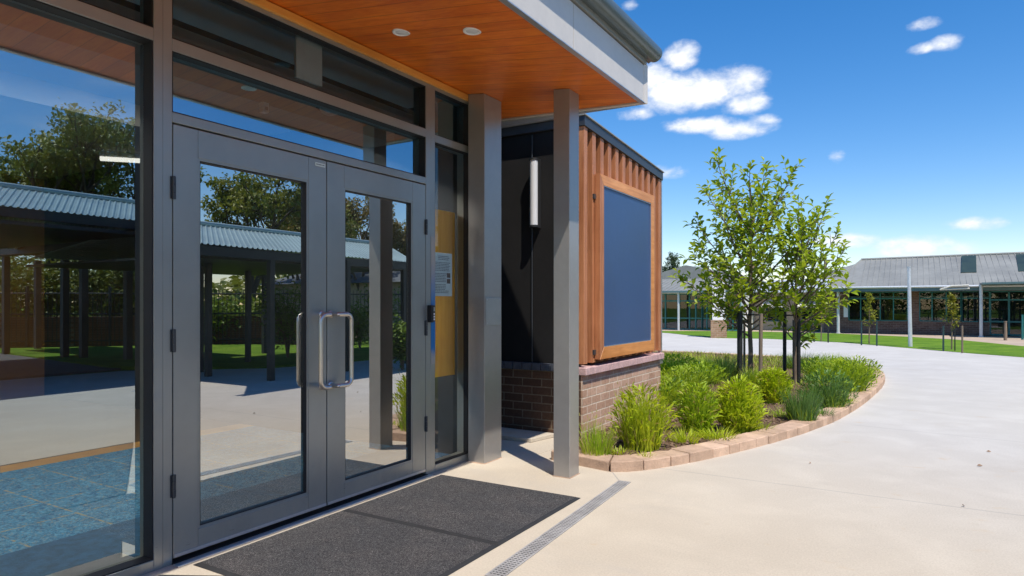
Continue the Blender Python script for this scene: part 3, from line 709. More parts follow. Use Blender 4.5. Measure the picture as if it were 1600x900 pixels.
# notice board
t = thing('notice_board', 'large blank navy notice board in an orange timber frame on the battens', 'notice board', (XW+.1,7.5,.8))
x0, x1 = XW+.016, XW+.075; y0, y1, z0, z1 = gx(937.5,400,x1).y, gx(1022.5,400,x1).y, .808, 2.765
bw = .110
m = MB(); m.hexa([(x0,y0,z0),(x1,y0,z0),(x1,y0+bw,z0+bw*1.15),(x0,y0+bw,z0+bw*1.15)], [(x0,y0,z1),(x1,y0,z1),(x1,y0+bw,z1-bw),(x0,y0+bw,z1-bw)]); part(m, 'frame_side', MT['batten'], t, .003)
m = MB(); m.hexa([(x0,y1-bw,z0+bw*1.15),(x1,y1-bw,z0+bw*1.15),(x1,y1,z0),(x0,y1,z0)], [(x0,y1-bw,z1-bw),(x1,y1-bw,z1-bw),(x1,y1,z1),(x0,y1,z1)]); part(m, 'frame_side', MT['board_frame'], t, .003)
m = MB(); m.hexa([(x0,y0,z0-.001),(x1,y0,z0-.001),(x1,y1,z0-.001),(x0,y1,z0-.001)], [(x0,y0+bw,z0+bw*1.15-.001),(x1,y0+bw,z0+bw*1.15-.001),(x1,y1-bw,z0+bw*1.15-.001),(x0,y1-bw,z0+bw*1.15-.001)]); part(m, 'frame_rail', MT['board_frame'], t, .003)
m = MB(); m.hexa([(x0,y0+bw,z1-bw+.001),(x1,y0+bw,z1-bw+.001),(x1,y1-bw,z1-bw+.001),(x0,y1-bw,z1-bw+.001)], [(x0,y0,z1+.001),(x1,y0,z1+.001),(x1,y1,z1+.001),(x0,y1,z1+.001)]); part(m, 'frame_rail', MT['board_frame'], t, .003)
m = MB(); m.box(x0+.01,y0+bw-.01,z0+bw-.01,x1-.018,y1-bw+.01,z1-bw+.01); part(m, 'panel', MT['blue_board'], t)
e = .007; a, b, c, d = y0+bw, y1-bw, z0+bw*1.15, z1-bw
m = MB(); m.box(x1-.017,a,c,x1-.004,a+e,d); m.box(x1-.017,b-e,c,x1-.004,b,d); m.box(x1-.017,a+e,c,x1-.004,b-e,c+e); m.box(x1-.017,a+e,d-e,x1-.004,b-e,d); part(m, 'edge_bead', MT['alu'], t)
for z in (.86, 2.5):
    m = MB(); m.box(XW-.07,y0-.05,z,XW+.03,y0-.003,z+.05); m.tube([(XW+.0,y0-.025,z-.06),(XW+.0,y0-.025,z+.07)], .012, 8); part(m, 'bracket', MT['dark_trim'], t)

# slabs in the passage
m = MB(); m.prism([(-1.6,5.2),(.42,5.35),(.46,6.19),(-1.6,6.19)], -.02, .004); struct(m, 'passage_paving', MT['concrete'])
m = MB(); m.prism([(-1.6,5.75),(.12,5.80),(.20,6.18),(-1.6,6.18)], .0045, .045); struct(m, 'passage_step', MT['concrete'], .006)

# ================================================================== MATS AND DRAIN
def door_mat(y0, y1, label):
    t = thing('door_mat', label, 'mat', (.72,(y0+y1)/2,0), 'rubber door mats side by side')
    e = .026; x0, x1 = .100, 1.352
    m = MB(); m.box(x0+e,y0+e,.002,x1-e,y1-e,.0135); part(m, 'pile', MT['mat'], t)
    m = MB()
    o = [(x0,y0),(x1,y0),(x1,y1),(x0,y1)]; i = [(x0+e,y0+e),(x1-e,y0+e),(x1-e,y1-e),(x0+e,y1-e)]
    for k in range(4):
        k2 = (k+1) % 4
        m.add([(*o[k],.001),(*o[k2],.001),(*i[k2],.001),(*i[k],.001),(*o[k],.003),(*o[k2],.003),(*i[k2],.0125),(*i[k],.0125)], [(3,2,1,0),(4,5,6,7),(0,1,5,4),(1,2,6,5),(2,3,7,6),(3,0,4,7)])
    part(m, 'edge_strip', MT['mat_edge'], t)
door_mat(2.165, 3.2435, 'charcoal loop pile mat in front of the left door, nearest the viewer')
door_mat(3.245, 4.345, 'charcoal loop pile mat in front of the right door, beside the grey post')
one((lambda b: (b.prism([(.1,1.0),(3.12,1.6),(3.12,3.745),(1.360,2.705),(1.360,2.162),(.42,2.162),(.1,1.985)], .002, .012), b)[1])(MB()), 'door_mat', MT['asphalt'], 'large dark rubber mat on the paving, mirrored in the left window', 'mat')  # unseen sheet added so the reflection stays dark and the carpet shows
t = thing('drain_grate', 'narrow grey slotted drain grate set in the concrete beside the mats', 'drain', (1.5,3.5,0))
A, B = Vector((1.560,2.86)), Vector((1.455,4.935)); dv = (B-A).normalized(); nv = Vector((dv.y,-dv.x)); L = (B-A).length; hw = .050
def rb(mb, s0, s1, w0, w1, z0, z1):
    q = [A+dv*s0+nv*w0, A+dv*s1+nv*w0, A+dv*s1+nv*w1, A+dv*s0+nv*w1]
    mb.hexa([(p.x,p.y,z0) for p in q][::-1], [(p.x,p.y,z1) for p in q][::-1])
m = MB(); rb(m, 0, L, -hw, hw, -.03, .0015); part(m, 'channel', MT['black_seal'], t)
m = MB(); rb(m, 0, L, -hw, -hw+.010, .0016, .0045); rb(m, 0, L, hw-.010, hw, .0016, .0045); rb(m, 0, .012, -hw+.0105, hw-.0105, .0016, .0045); rb(m, L-.012, L, -hw+.0105, hw-.0105, .0016, .0045); part(m, 'frame', MT['drain_grey'], t)
m = MB()
s = .016
while s < L-.03: rb(m, s, s+.0145, -hw+.011, hw-.011, .0017, .0040); s += .026
for w in (-.022, .0, .022): rb(m, .014, L-.014, w-.0028, w+.0028, .0041, .0047)
part(m, 'slats', MT['drain_grey'], t)

# ================================================================== PLANTER: kerb of stone blocks and mulch
KP = [(.60,5.26),(1.24,5.14),(1.435,5.30),(1.655,5.68),(1.90,6.24),(2.160,6.97),(2.405,7.82),(2.665,9.15),(2.855,11.1),(2.955,13.0),(2.90,14.6),(2.62,15.9),(2.0,16.95),(1.0,17.6),(-.3,17.95),(-2.2,18.15),(-5.0,18.2)]
def spline(P, step=.02):
    out = []
    for i in range(len(P)-1):
        p0 = Vector(P[max(i-1,0)]); p1 = Vector(P[i]); p2 = Vector(P[i+1]); p3 = Vector(P[min(i+2,len(P)-1)])
        n = max(2, int((p2-p1).length/step))
        for k in range(n):
            t = k/n
            out.append(.5*((2*p1)+(p2-p0)*t+(2*p0-5*p1+4*p2-p3)*t*t+(3*p1-p0-3*p2+p3)*t**3))
    out.append(Vector(P[-1])); return out
sp = spline(KP[1:])
KE = thing('planter_kerb', 'curved kerb of sandstone blocks round the planted bed', 'kerb', (2.0,9,0))
def inner(p, t, w):
    n = Vector((-t.y, t.x)); return p + n*w
rng = random.Random(11)
KH, KW = .085, .235
cum = [0]
for a, b in zip(sp[:-1], sp[1:]): cum.append(cum[-1]+(b-a).length)
def at_len(s):
    for i in range(len(cum)-1):
        if cum[i+1] >= s:
            f = (s-cum[i])/max(1e-9, cum[i+1]-cum[i]); p = sp[i].lerp(sp[i+1], f); j0 = max(0,i-8); j1 = min(len(sp)-1,i+8)
            return p, (sp[j1]-sp[j0]).normalized()
    return sp[-1], (sp[-1]-sp[-2]).normalized()
m = MB(); q = [(.62,5.275),(1.225,5.155),(1.16,5.40),(.62,5.50)]
m.prism(q, -.03, KH); part(m, 'kerb_block', MT['kerb'], KE, .010)
s = .006; nblk = 0
while s < cum[-1]-.3:
    ln = rng.choice([.16,.23,.25,.30,.32]) if s < 6 else rng.uniform(.28,.4)
    a, ta = at_len(s+.003); b, tb = at_len(s+ln-.003)
    hh = KH + rng.uniform(-.004,.004); o = rng.uniform(-.004,.004)
    if s < .05: ia = Vector((1.17,5.40))
    else: ia = inner(a, ta, KW)
    ib = inner(b, tb, KW); na = inner(a, ta, o); nb = inner(b, tb, o)
    mid, tm = at_len(s+ln/2); im = inner(mid, tm, KW); nm = inner(mid, tm, o)
    m = MB(); m.prism([tuple(na),tuple(nm),tuple(nb),tuple(ib),tuple(im),tuple(ia)], -.03, hh); part(m, 'kerb_block', MT['kerb'], KE, .008)
    s += ln; nblk += 1
bed_in = [tuple(inner(at_len(k)[0], at_len(k)[1], KW-.03)) for k in [.2+.3*i for i in range(int((cum[-1]-.4)/.3))]]
def bump_z(x, y): return .050 + .03*math.sin(x*1.7+y*.9)*math.cos(y*1.3-x)
m = MB()
import bisect
# mulch as a gently uneven grid clipped to the kerb
def in_poly(x, y, P):
    c = False; j = len(P)-1
    for i in range(len(P)):
        if (P[i][1] > y) != (P[j][1] > y) and x < (P[j][0]-P[i][0])*(y-P[i][1])/(P[j][1]-P[i][1])+P[i][0]: c = not c
        j = i
    return c
BEDP = [(.55,5.47),(1.16,5.38)] + bed_in + [(-5,18.0),(-8,14),(-6,9.0),(-2.4,8.66),(.49,8.64),(.505,6.25)]
g = .14; ix = {}
nx = int(11.4/g); ny = int(13.2/g)
cells = []
for i in range(nx):
    for j in range(ny):
        x = -8+i*g; y = 5.3+j*g
        if in_poly(x+g/2, y+g/2, BEDP): cells.append((i,j))
vid = {}
def vv(i, j):
    if (i,j) not in vid:
        x = -8+i*g; y = 5.3+j*g; vid[(i,j)] = len(m.v); m.v.append((x, y, bump_z(x,y) + random.Random(i*7919+j).uniform(-.012,.012)))
    return vid[(i,j)]
for i, j in cells:
    m.f.append((vv(i,j),vv(i+1,j),vv(i+1,j+1),vv(i,j+1))); m.sm.append(True); m.mi.append(0)
struct(m, 'garden_bed', MT['mulch'])
m = MB(); m.prism(BEDP, -.04, .022); struct(m, 'garden_soil', MT['mulch'])

# ------------------------------------------------------------------ grasses
def blade(mb, rng, base, h, lean, az, w, segs=3, mi=0, curl=1.8):
    d = Vector((math.cos(az), math.sin(az), 0)); sd = Vector((-d.y, d.x, 0))
    tw = rng.uniform(-.9,.9); sd = (sd*math.cos(tw)+d*math.sin(tw))
    vs = []
    for k in range(segs+1):
        t = k/segs; p = Vector(base) + d*(lean*t**curl) + Vector((0,0,h*t*(1-.16*t*min(1.6,lean/h))))
        ww = w*(1-t**1.6)*.5
        if k == segs: vs.append(p)
        else: vs += [p-sd*ww, p+sd*ww]
    b = len(mb.v); mb.v += [tuple(x) for x in vs]
    for k in range(segs-1): mb.f.append((b+2*k,b+2*k+1,b+2*k+3,b+2*k+2)); mb.sm.append(True); mb.mi.append(mi)
    mb.f.append((b+2*segs-2,b+2*segs-1,b+2*segs)); mb.sm.append(True); mb.mi.append(mi)
def leaf(mb, rng, p, d, L, mi=0, wf=.5):
    d = d.normalized(); up = Vector((rng.uniform(-.6,.6), rng.uniform(-.6,.6), 1)); s = d.cross(up)
    if s.length < 1e-3: s = d.orthogonal()
    s.normalize(); n = s.cross(d); w = L*wf*.5
    a = p; b = p + d*L*.45 + n*L*.05; c = p + d*L - n*L*.10
    l = p + d*L*.42 - s*w + n*L*.16; r = p + d*L*.42 + s*w + n*L*.16
    l2 = p + d*L*.75 - s*w*.62 + n*L*.06; r2 = p + d*L*.75 + s*w*.62 + n*L*.06
    q = len(mb.v); mb.v += [tuple(x) for x in (a,b,c,l,r,l2,r2)]
    for f in ((q,q+1,q+5,q+3),(q,q+4,q+6,q+1),(q+1,q+2,q+5),(q+1,q+6,q+2)): mb.f.append(f); mb.sm.append(True); mb.mi.append(mi)
def tuft(pos, h, r, n, mats, label, seed, name='grass_tuft', w=.008, straw=.12, seeds=0, spread=1.0, group='ornamental grasses in the planted bed', cat='grass plant', upright=0.0, leafy=0):
    rng = random.Random(seed); mb = MB()
    for i in range(int(n*1.45)):
        a = rng.uniform(0,6.283); q = math.sqrt(rng.random()); br = r*.62*q
        base = (br*math.cos(a), br*math.sin(a), 0)
        hh = h*(rng.uniform(.62,1.04) if rng.random() < .8 else rng.uniform(.3,.7))
        ln = r*spread*(.08+.52*q)*rng.uniform(.5,1.25)*(1-upright)
        mi = 1 if rng.random() < straw else 0
        if mi: hh *= .65
        blade(mb, rng, base, hh, ln, a+rng.uniform(-.7,.7), w*rng.uniform(.7,1.3), 4, mi)
    for i in range(leafy):      # leafy side shoots filling a rounded bush
        a = rng.uniform(0,6.283); q = math.sqrt(rng.random()); zz = rng.uniform(.12,1.0); rr = r*q*(.55+.55*math.sin(3.14*min(1,zz*.9)))
        p = Vector((rr*math.cos(a), rr*math.sin(a), h*zz*(1-.22*q*q)))
        leaf(mb, rng, p, Vector((math.cos(a)*.6+rng.uniform(-.5,.5), math.sin(a)*.6+rng.uniform(-.5,.5), rng.uniform(.2,1.3))), rng.uniform(.05,.095), 0 if rng.random() < .9 else 1, .26)
    for i in range(seeds):
        a = rng.uniform(0,6.283); ln = r*rng.uniform(.2,.9); hh = h*rng.uniform(.6,1.08)
        p = Vector((ln*math.cos(a), ln*math.sin(a), hh))
        mb.tube([p, p+Vector((.004,0,.024))], [.0042,.002], 5, True, 1)
    o = tag(mb.build(name, mats), label, cat, group)
    o.location = (pos.x, pos.y, bump_z(pos.x,pos.y)-.02); o.rotation_euler.z = rng.uniform(0,6); return o
LIME, MID, DARK, STR = MT['blade_lime'], MT['blade_mid'], MT['blade_dark'], MT['blade_straw']
G = lambda u, v: gz(u, v, .06)
tuft(G(932,712), .37, .20, 230, [MID,STR], 'sparse pale grass tuft right beside the grey post', 1, straw=.3, w=.007, seeds=22)
tuft(G(1004,703), .58, .26, 540, [LIME,STR], 'tall lime grass clump in front of the brick base, largest in the bed', 2, leafy=500, straw=.10, seeds=70, w=.009, spread=.9)
tuft(G(1090,676), .52, .19, 400, [MID,STR], 'upright green grass clump second from the brick base', 3, leafy=700, straw=.07, w=.009)
tuft(G(1154,673), .56, .22, 440, [LIME,STR], 'bright lime bushy grass clump in front of the first tree', 4, leafy=1500, straw=.05, w=.010)
tuft(G(1208,630), .47, .20, 360, [LIME,STR], 'bright lime grass clump between the two young trees', 5, leafy=1300, straw=.05, w=.010)
tuft(G(1253,658), .44, .24, 380, [DARK,MID], 'dark green spiky grass clump right of the bare mulch patch', 6, straw=.15, w=.009)
tuft(G(1292,636), .50, .33, 480, [DARK,MID], 'broad dark green grass clump behind the kerb bend', 7, leafy=500, straw=.3, w=.009)
tuft(G(1328,612), .50, .34, 500, [MID,DARK], 'broad grass clump at the outermost bend of the kerb', 8, leafy=700, straw=.25, w=.010)
tuft(G(1335,596), .45, .42, 420, [MID,DARK], 'grass clump behind the outermost one at the kerb bend', 9, leafy=500, straw=.2, w=.010)
tuft(G(1132,594), .52, .32, 440, [DARK,STR], 'dark spiky grass clump left of the black tree stake', 10, straw=.08, w=.010, spread=1.3)
tuft(G(1288,592), .42, .45, 460, [MID,DARK], 'low wide grass mound behind the second tree', 12, leafy=500, straw=.3, w=.010)
tuft(G(1255,575), .42, .55, 460, [DARK,MID], 'dark grass mound at the back of the bed behind the second tree', 13, straw=.3, w=.011)
tuft(G(1300,572), .38, .5, 420, [MID,DARK], 'green grass mound at the far right back of the bed', 14, straw=.2, w=.011)
tuft(G(1060,612), .38, .42, 420, [MID,DARK], 'soft green grass mound beside the far end of the brick base', 15, leafy=600, straw=.3, w=.010, spread=1.3)
tuft(G(1040,628), .36, .32, 330, [MID,DARK], 'soft green grass mound against the far corner of the brick base', 16, leafy=500, straw=.35, w=.010, spread=1.2)
tuft(G(1092,598), .36, .45, 400, [MID,DARK], 'low green grass mound left of the dark spiky clump', 17, leafy=600, straw=.35, w=.010, spread=1.2)
tuft(G(1050,582), .36, .5, 380, [LIME,MID], 'light green grass mound at the back left of the bed', 18, leafy=600, straw=.3, w=.011, spread=1.2)
tuft(G(1098,574), .34, .5, 380, [MID,DARK], 'green grass mound in the back middle of the bed', 19, straw=.3, w=.011, spread=1.2)
tuft(G(1180,600), .36, .3, 300, [MID,DARK], 'small green clump at the foot of the first tree', 20, straw=.2, w=.009)
lows = [(968,711,'smallest lime seedling tuft near the first kerb blocks'),(1070,693,'strappy pale tuft just behind the kerb below the second clump'),(1122,687,'strappy lime tuft behind the kerb below the lime bush'),(1182,672,'strappy green tuft behind the kerb below the bare mulch'),(1098,684,'low strappy tuft between two pale ones at the kerb'),(1222,652,'flat yellow green tuft left of the dark spiky clump'),(1282,650,'flat blue green tuft at the foot of the dark spiky clump'),(1318,630,'short green tuft behind the kerb at the bend'),(1010,716,'short grass sprout in front of the largest clump')]
for i, (u, v, lb) in enumerate(lows):
    tuft(G(u,v), (.10,.17,.17,.16,.12,.13,.15,.17,.08)[i], (.13,.2,.24,.2,.16,.22,.22,.2,.10)[i], 110 if i not in (0,8) else 60, [(LIME,LIME,LIME,MID,LIME,MID,DARK,MID,LIME)[i], STR], lb, 40+i, 'low_grass_tuft', .010, .12 if i != 5 else .45, 0, 1.15, 'low strappy tufts behind the kerb')
# loose ground cover
mb = MB(); rng = random.Random(77); n = 0
while n < 15000:
    x = rng.uniform(-4.5,2.9); y = rng.uniform(5.4,18.1)
    if not in_poly(x, y, BEDP): continue
    back = y - 8.9 + .3*(x < .6)*2
    dens = .12 if y < 8.5 else min(1, .25 + max(0, (y-9.5))*.14 + (.45 if x < .55 else 0))
    if y < 8.7: dens = .10 + .5*max(0, math.sin(x*5.3+y*2.1)*math.sin(y*4.1-x*2))
    if rng.random() > dens: continue
    a = rng.uniform(0,6.283); hh = rng.uniform(.04,.13)*(1.0 if y > 9 else .8)
    blade(mb, rng, (x,y,bump_z(x,y)-.01), hh, hh*rng.uniform(.3,1.0), a, .012*rng.uniform(.7,1.5)*(1.2 if y > 10 else 1), 2); n += 1
o = mb.build('ground_cover', MT['blade_cover']); tag(o, 'low green ground cover growing between the grasses over bark mulch', 'ground cover', kind='stuff')

# bark chips and twigs on the mulch
mb = MB(); rng = random.Random(78)
for i in range(2600):
    for _ in range(20):
        x = rng.uniform(.5,2.9); y = rng.uniform(5.4,12)
        if in_poly(x, y, BEDP): break
    a = rng.uniform(0,3.14); l = rng.uniform(.012,.04); w = rng.uniform(.004,.012); z = bump_z(x,y)+.004; t = rng.uniform(-.4,.4)
    c, s_ = math.cos(a), math.sin(a); dz = l*t
    mb.hexa([(x-c*l-s_*w,y-s_*l+c*w,z-dz),(x-c*l+s_*w,y-s_*l-c*w,z-dz),(x+c*l+s_*w,y+s_*l-c*w,z+dz),(x+c*l-s_*w,y+s_*l+c*w,z+dz)], [(x-c*l-s_*w,y-s_*l+c*w,z-dz+.006),(x-c*l+s_*w,y-s_*l-c*w,z-dz+.006),(x+c*l+s_*w,y+s_*l-c*w,z+dz+.006),(x+c*l-s_*w,y+s_*l+c*w,z+dz+.006)])
tag(mb.build('bark_chips', pmat('bark_chip', (.19,.12,.075), .9, 0, .55, 25)), 'loose bark chips lying over the planted bed', 'bark mulch', kind='stuff')

# ================================================================== TREES
def bez(a, b, c, n):
    return [a*(1-t)**2 + b*2*t*(1-t) + c*t*t for t in [i/n for i in range(n+1)]]
cr = Vector((CN, SN, 0)); cf = Vector((-SN, CN, 0))
def young_tree(base, trunk, tips, label, seed, rt=.03, L=.138, dens=.78, group='young trees in the planted bed'):
    """trunk: list of (a, z); tips: list of (a, d, z, origin z) - metres right, metres away, height"""
    rng = random.Random(seed)
    t = thing('young_tree', label, 'tree', tuple(base), group)
    wood = MB(); fol = MB()
    tp = [Vector((a*cr.x, a*cr.y, z)) for a, z in trunk]
    wood.tube(tp, [rt*(1-.8*i/(len(tp)-1)) for i in range(len(tp))], 9)
    def on_trunk(z):
        for p, q in zip(tp[:-1], tp[1:]):
            if p.z <= z <= q.z: return p.lerp(q, (z-p.z)/(q.z-p.z))
        return tp[-1]
    def twig(p, d, ln, r):
        e = p + d*ln + Vector((0,0,.10*ln)); mid = p + d*ln*.5 - Vector((0,0,.02*ln))
        pts = bez(p, mid, e, 4); wood.tube(pts, [r, r*.8, r*.6, r*.45, .0012], 4, False)
        k = max(4, int(ln/.032*dens))
        for i in range(k):
            f = .18 + .82*(i+rng.random()*.5)/k; j = min(3, int(f*4)); q = pts[j].lerp(pts[j+1], min(1, f*4-j)); dr = (pts[j+1]-pts[j]).normalized()
            az = (i % 2)*math.pi + rng.uniform(-.8,.8); side = dr.orthogonal().normalized(); side = Matrix.Rotation(az, 3, dr) @ side
            dd = dr*rng.uniform(.3,.9) + side*rng.uniform(.5,1.0) + Vector((0,0,rng.uniform(-.45,.2)))
            leaf(fol, rng, q, dd, L*rng.uniform(.6,1.2), 0, rng.uniform(.5,.68))
        leaf(fol, rng, e, (pts[-1]-pts[-2])+Vector((0,0,-.02)), L*.9)
    def branch(p, e, r):
        v = e - p; ln = v.length
        c = p + v*.5 + Vector((0,0,-.10*ln)) + Vector((rng.uniform(-.06,.06),rng.uniform(-.06,.06),0))*ln
        n = max(5, int(ln/.12)); pts = bez(p, c, e, n)
        wood.tube(pts, [r*(1-.85*i/n) for i in range(n+1)], 6, False)
        k = max(4, int(ln/.082*dens))
        for i in range(k):
            f = .22 + .78*(i+.5)/k; j = min(n-1, int(f*n)); q = pts[j].lerp(pts[j+1], f*n-j); dr = (pts[j+1]-pts[j]).normalized()
            side = Matrix.Rotation(i*2.4+rng.uniform(-.5,.5), 3, dr) @ dr.orthogonal().normalized()
            d = (dr*rng.uniform(.6,1.0) + side*rng.uniform(.5,.95) + Vector((0,0,.15))).normalized()
            twig(q, d, ln*rng.uniform(.12,.30)*(1.15-.55*f)+.05, r*.35)
        twig(pts[-2], (pts[-1]-pts[-2]).normalized(), .14, r*.3)
    for a, d, z, oz in tips:
        p = on_trunk(oz); e = cr*a + cf*d + Vector((0,0,z))
        branch(p, e, max(.006, min(rt*.55, .012+.006*(e-p).length)))
    keep_local = lambda o: setattr(o, 'parent', t)
    o = wood.build('trunk', MT['bark']); o.parent = t
    o = fol.build('crown', MT['leaf']); o.parent = t
    return t
S1 = .01120
def tp1(u, v, oz, d=0.0): return ((u-1172)*S1, d, (474-v)*S1+1.30, oz)
rng = random.Random(9)
tips1 = [tp1(1122,244,2.55,.10),tp1(1165,262,2.7,-.2),tp1(1205,256,2.6,.15),tp1(1236,264,2.5,-.1),tp1(1145,285,2.3,.35),tp1(1098,298,2.1,-.15),tp1(1226,300,2.2,.2),tp1(1180,300,2.4,-.45),tp1(1190,305,2.4,.5),
  tp1(1092,345,1.7,.1),tp1(1110,330,1.9,-.5),tp1(1082,395,1.35,-.1),tp1(1104,375,1.5,.55),tp1(1068,431,.98,.05),tp1(1100,462,.75,-.2),tp1(1245,352,1.6,-.35),tp1(1232,330,1.9,.4),
  tp1(1250,400,1.3,-.4),tp1(1225,420,1.2,-.7),tp1(1120,410,1.2,-.7),tp1(1150,380,1.5,-.7),tp1(1190,370,1.6,-.75),tp1(1140,440,1.0,-.55),tp1(1205,455,.95,-.5),tp1(1210,395,1.2,.7),tp1(1150,400,1.2,.8),tp1(1130,425,1.0,.6),tp1(1190,340,1.8,.7),tp1(1160,335,1.9,-.5),tp1(1110,440,.9,.4),tp1(1222,470,.85,.2),tp1(1150,350,1.9,.5),tp1(1145,320,2.1,-.2),tp1(1200,320,2.2,-.2),tp1(1175,420,1.2,-.6)]
young_tree(Vector((.944,12.13,.06)), [(0,0),(.012,.5),(-.008,1.0),(.02,1.5),(.0,2.0),(.03,2.6),(.02,3.1),(.0,3.45)], tips1, 'taller young tree with green crown left in the bed, tied to black stakes', 21, .045, dens=.70)
S2 = .01074
def tp2(u, v, oz, d=0.0): return ((u-1243)*S2, d, (474-v)*S2+1.30, oz)
tips2 = [tp2(1291,316,1.9,.0),tp2(1256,306,2.1,.2),tp2(1300,364,1.5,-.15),tp2(1315,420,1.1,.1),tp2(1306,390,1.3,-.3),tp2(1290,488,.75,-.1),tp2(1316,470,.8,.1),tp2(1312,445,.95,-.3),tp2(1222,350,1.7,.2),tp2(1212,432,1.0,-.2),tp2(1270,332,1.9,-.2),tp2(1264,522,.55,.0),tp2(1280,410,1.2,-.6),tp2(1260,390,1.4,-.6),tp2(1235,400,1.3,-.6),tp2(1255,430,1.0,-.5),tp2(1225,460,.9,-.4),tp2(1285,440,1.0,.5),tp2(1250,370,1.5,.6),tp2(1270,380,1.4,.5),tp2(1240,335,1.9,.1),tp2(1240,350,1.7,-.35),tp2(1282,350,1.6,.3),tp2(1300,455,.9,.4),tp2(1262,505,.6,.25),tp2(1218,490,.7,.15)]
young_tree(Vector((1.699,12.02,.06)), [(0,0),(-.01,.5),(.012,1.0),(-.004,1.5),(.03,2.1),(.06,2.55)], tips2, 'shorter young tree leaning right in the bed, between black stakes', 22, .034, dens=.60)

def stake(u, v, vt, rad, mat, label, sq=False, lean=0.0, group='tree stakes in the planted bed'):
    b = gz(u, v, .05); D = F*(H-.05)/(v-V0); top = H + (V0-vt)*D/F
    t = thing('tree_stake', label, 'stake', tuple(b), group)
    m = MB(); m.tube([(0,0,-.1),(lean*.5,0,top*.5),(lean,0,top-.05)], rad, 12 if not sq else 4); o = m.build('pole', mat, None, .003); o.parent = t
    return t, top
stake(1156,597,486,.047,MT['black_stake'],'thick black stake left of the taller tree')
stake(1188,607,490,.030,MT['wood_stake'],'weathered wooden stake right of the taller tree', False, .01)
stake(1226,592,487,.032,MT['black_stake'],'black stake on the left of the shorter tree')
stake(1248,600,481,.030,MT['black_stake'],'black stake on the right of the shorter tree')
stake(1163,585,500,.022,MT['wood_stake'],'thin reddish wooden stake directly behind the thick black one')
stake(1240,588,500,.020,MT['black_stake'],'thin black stake right behind the trunk of the shorter tree')
for (x, y, z, dx, lb) in ((.944,12.13,1.20,.20,'dark rubber tie round the trunk of the taller tree'),(1.699,12.02,1.20,.18,'dark rubber tie round the trunk of the shorter tree')):
    m = MB(); pts = [(x+cr.x*a+cf.x*b, y+cr.y*a+cf.y*b, z) for a, b in ((-dx,-.03),(-.05,-.055),(.05,-.055),(dx,-.06),(dx,.03),(.05,.05),(-.05,.05),(-dx,.05),(-dx,-.03))]
    m.tube(pts, .011, 6); one(m, 'tree_tie', MT['strap'], lb, 'tree tie')

# ---- big trees mirrored in the glass (they stand beyond the covered walk)
def big_tree(loc, h, rad, label, seed, mats, nleaf=5200, L=.30, trunk_h=.35, name='broad_tree', group=None, sq=.75):
    rng = random.Random(seed); t = thing(name, label, 'tree', tuple(loc), group)
    wood = MB(); fol = MB(); ends = []
    def grow(p, d, ln, r, lev):
        n = 4; pts = [p]; q = p; dd = d
        for i in range(n):
            dd = (dd + Vector((rng.uniform(-.22,.22),rng.uniform(-.22,.22),rng.uniform(-.05,.14)))).normalized(); q = q + dd*ln/n; pts.append(q)
        wood.tube(pts, [r*(1-.45*i/n) for i in range(n+1)], 7 if lev < 2 else 4, False)
        if lev >= 3: ends.append((q, dd)); ends.append((pts[2], dd)); return
        k = (5, 4, 4)[lev]
        for i in range(k):
            a = i*6.283/k + rng.uniform(-.5,.5); tilt = rng.uniform(.45,1.0) if lev else rng.uniform(.5,1.05)
            o = dd.orthogonal().normalized(); o = Matrix.Rotation(a, 3, dd) @ o
            grow(pts[-1] if i < 3 else pts[-2], (dd*math.cos(tilt)+o*math.sin(tilt)+Vector((0,0,.12))).normalized(), ln*rng.uniform(.62,.86), r*.52, lev+1)
    grow(Vector((0,0,-.1)), Vector((rng.uniform(-.08,.08),rng.uniform(-.08,.08),1)), h*trunk_h, h*.03, 0)
    zmax = max(e[0].z for e in ends); rmax = max(math.hypot(e[0].x,e[0].y) for e in ends)
    kz = (h-.4)/zmax; kr = rad/rmax
    per = max(6, nleaf//len(ends))
    for e, d in ends:
        cs = rng.uniform(.28,.55)*h*.105*2.2
        for i in range(int(per*rng.uniform(.5,1.5))):
            o = Vector((rng.gauss(0,1),rng.gauss(0,1),rng.gauss(0,.5)))*cs*.30
            p = e + o; dd = Vector((rng.uniform(-1,1),rng.uniform(-1,1),rng.uniform(-.7,.5)))
            leaf(fol, rng, p, dd, L*rng.uniform(.6,1.25), 0, .62)
    for b in (wood, fol): b.v = [(x*kr, y*kr, z*kz) for x, y, z in b.v]
    o = wood.build('trunk', MT['bark_dark']); o.parent = t
    o = fol.build('crown', mats); o.parent = t
    return t
GRP = 'large trees beyond the covered walk, mirrored in the glass'
# (virtual picture place -> mirrored real place)
def mir(u, D):
    lat = (u-U0)/F*D; return (-(CX + CN*lat - SN*D), SN*lat + CN*D, -.05)
TR = [(70,27,9.9,5.4,'leaf_big','dark spreading tree mirrored over the left end of the teal roof'),
      (182,29,9.6,5.0,'leaf_big','dark open branched tree mirrored beside the left mullion'),
      (378,25,7.0,4.3,'leaf_big','round green tree mirrored in the left door'),
      (462,30,6.6,2.5,'leaf_warm','smaller tan tinted tree mirrored at the right edge of the left door'),
      (570,28,6.2,2.4,'leaf_warm','autumn tinted tree mirrored in the right door'),
      (632,30,5.7,2.2,'leaf_big','green tree mirrored at the right edge of the right door'),
      (702,30,6.4,2.0,'leaf_big','slim green tree mirrored at the top of the sidelight'),
      (-40,28,8.0,4.2,'leaf_big','dark tree mirrored at the far left of the window')]
for i, (u, D, h, r, mt, lb) in enumerate(TR):
    big_tree(mir(u, D), h, r, lb, 100+i, MT[mt], 10000, .22 if h > 7 else .18, group=GRP)

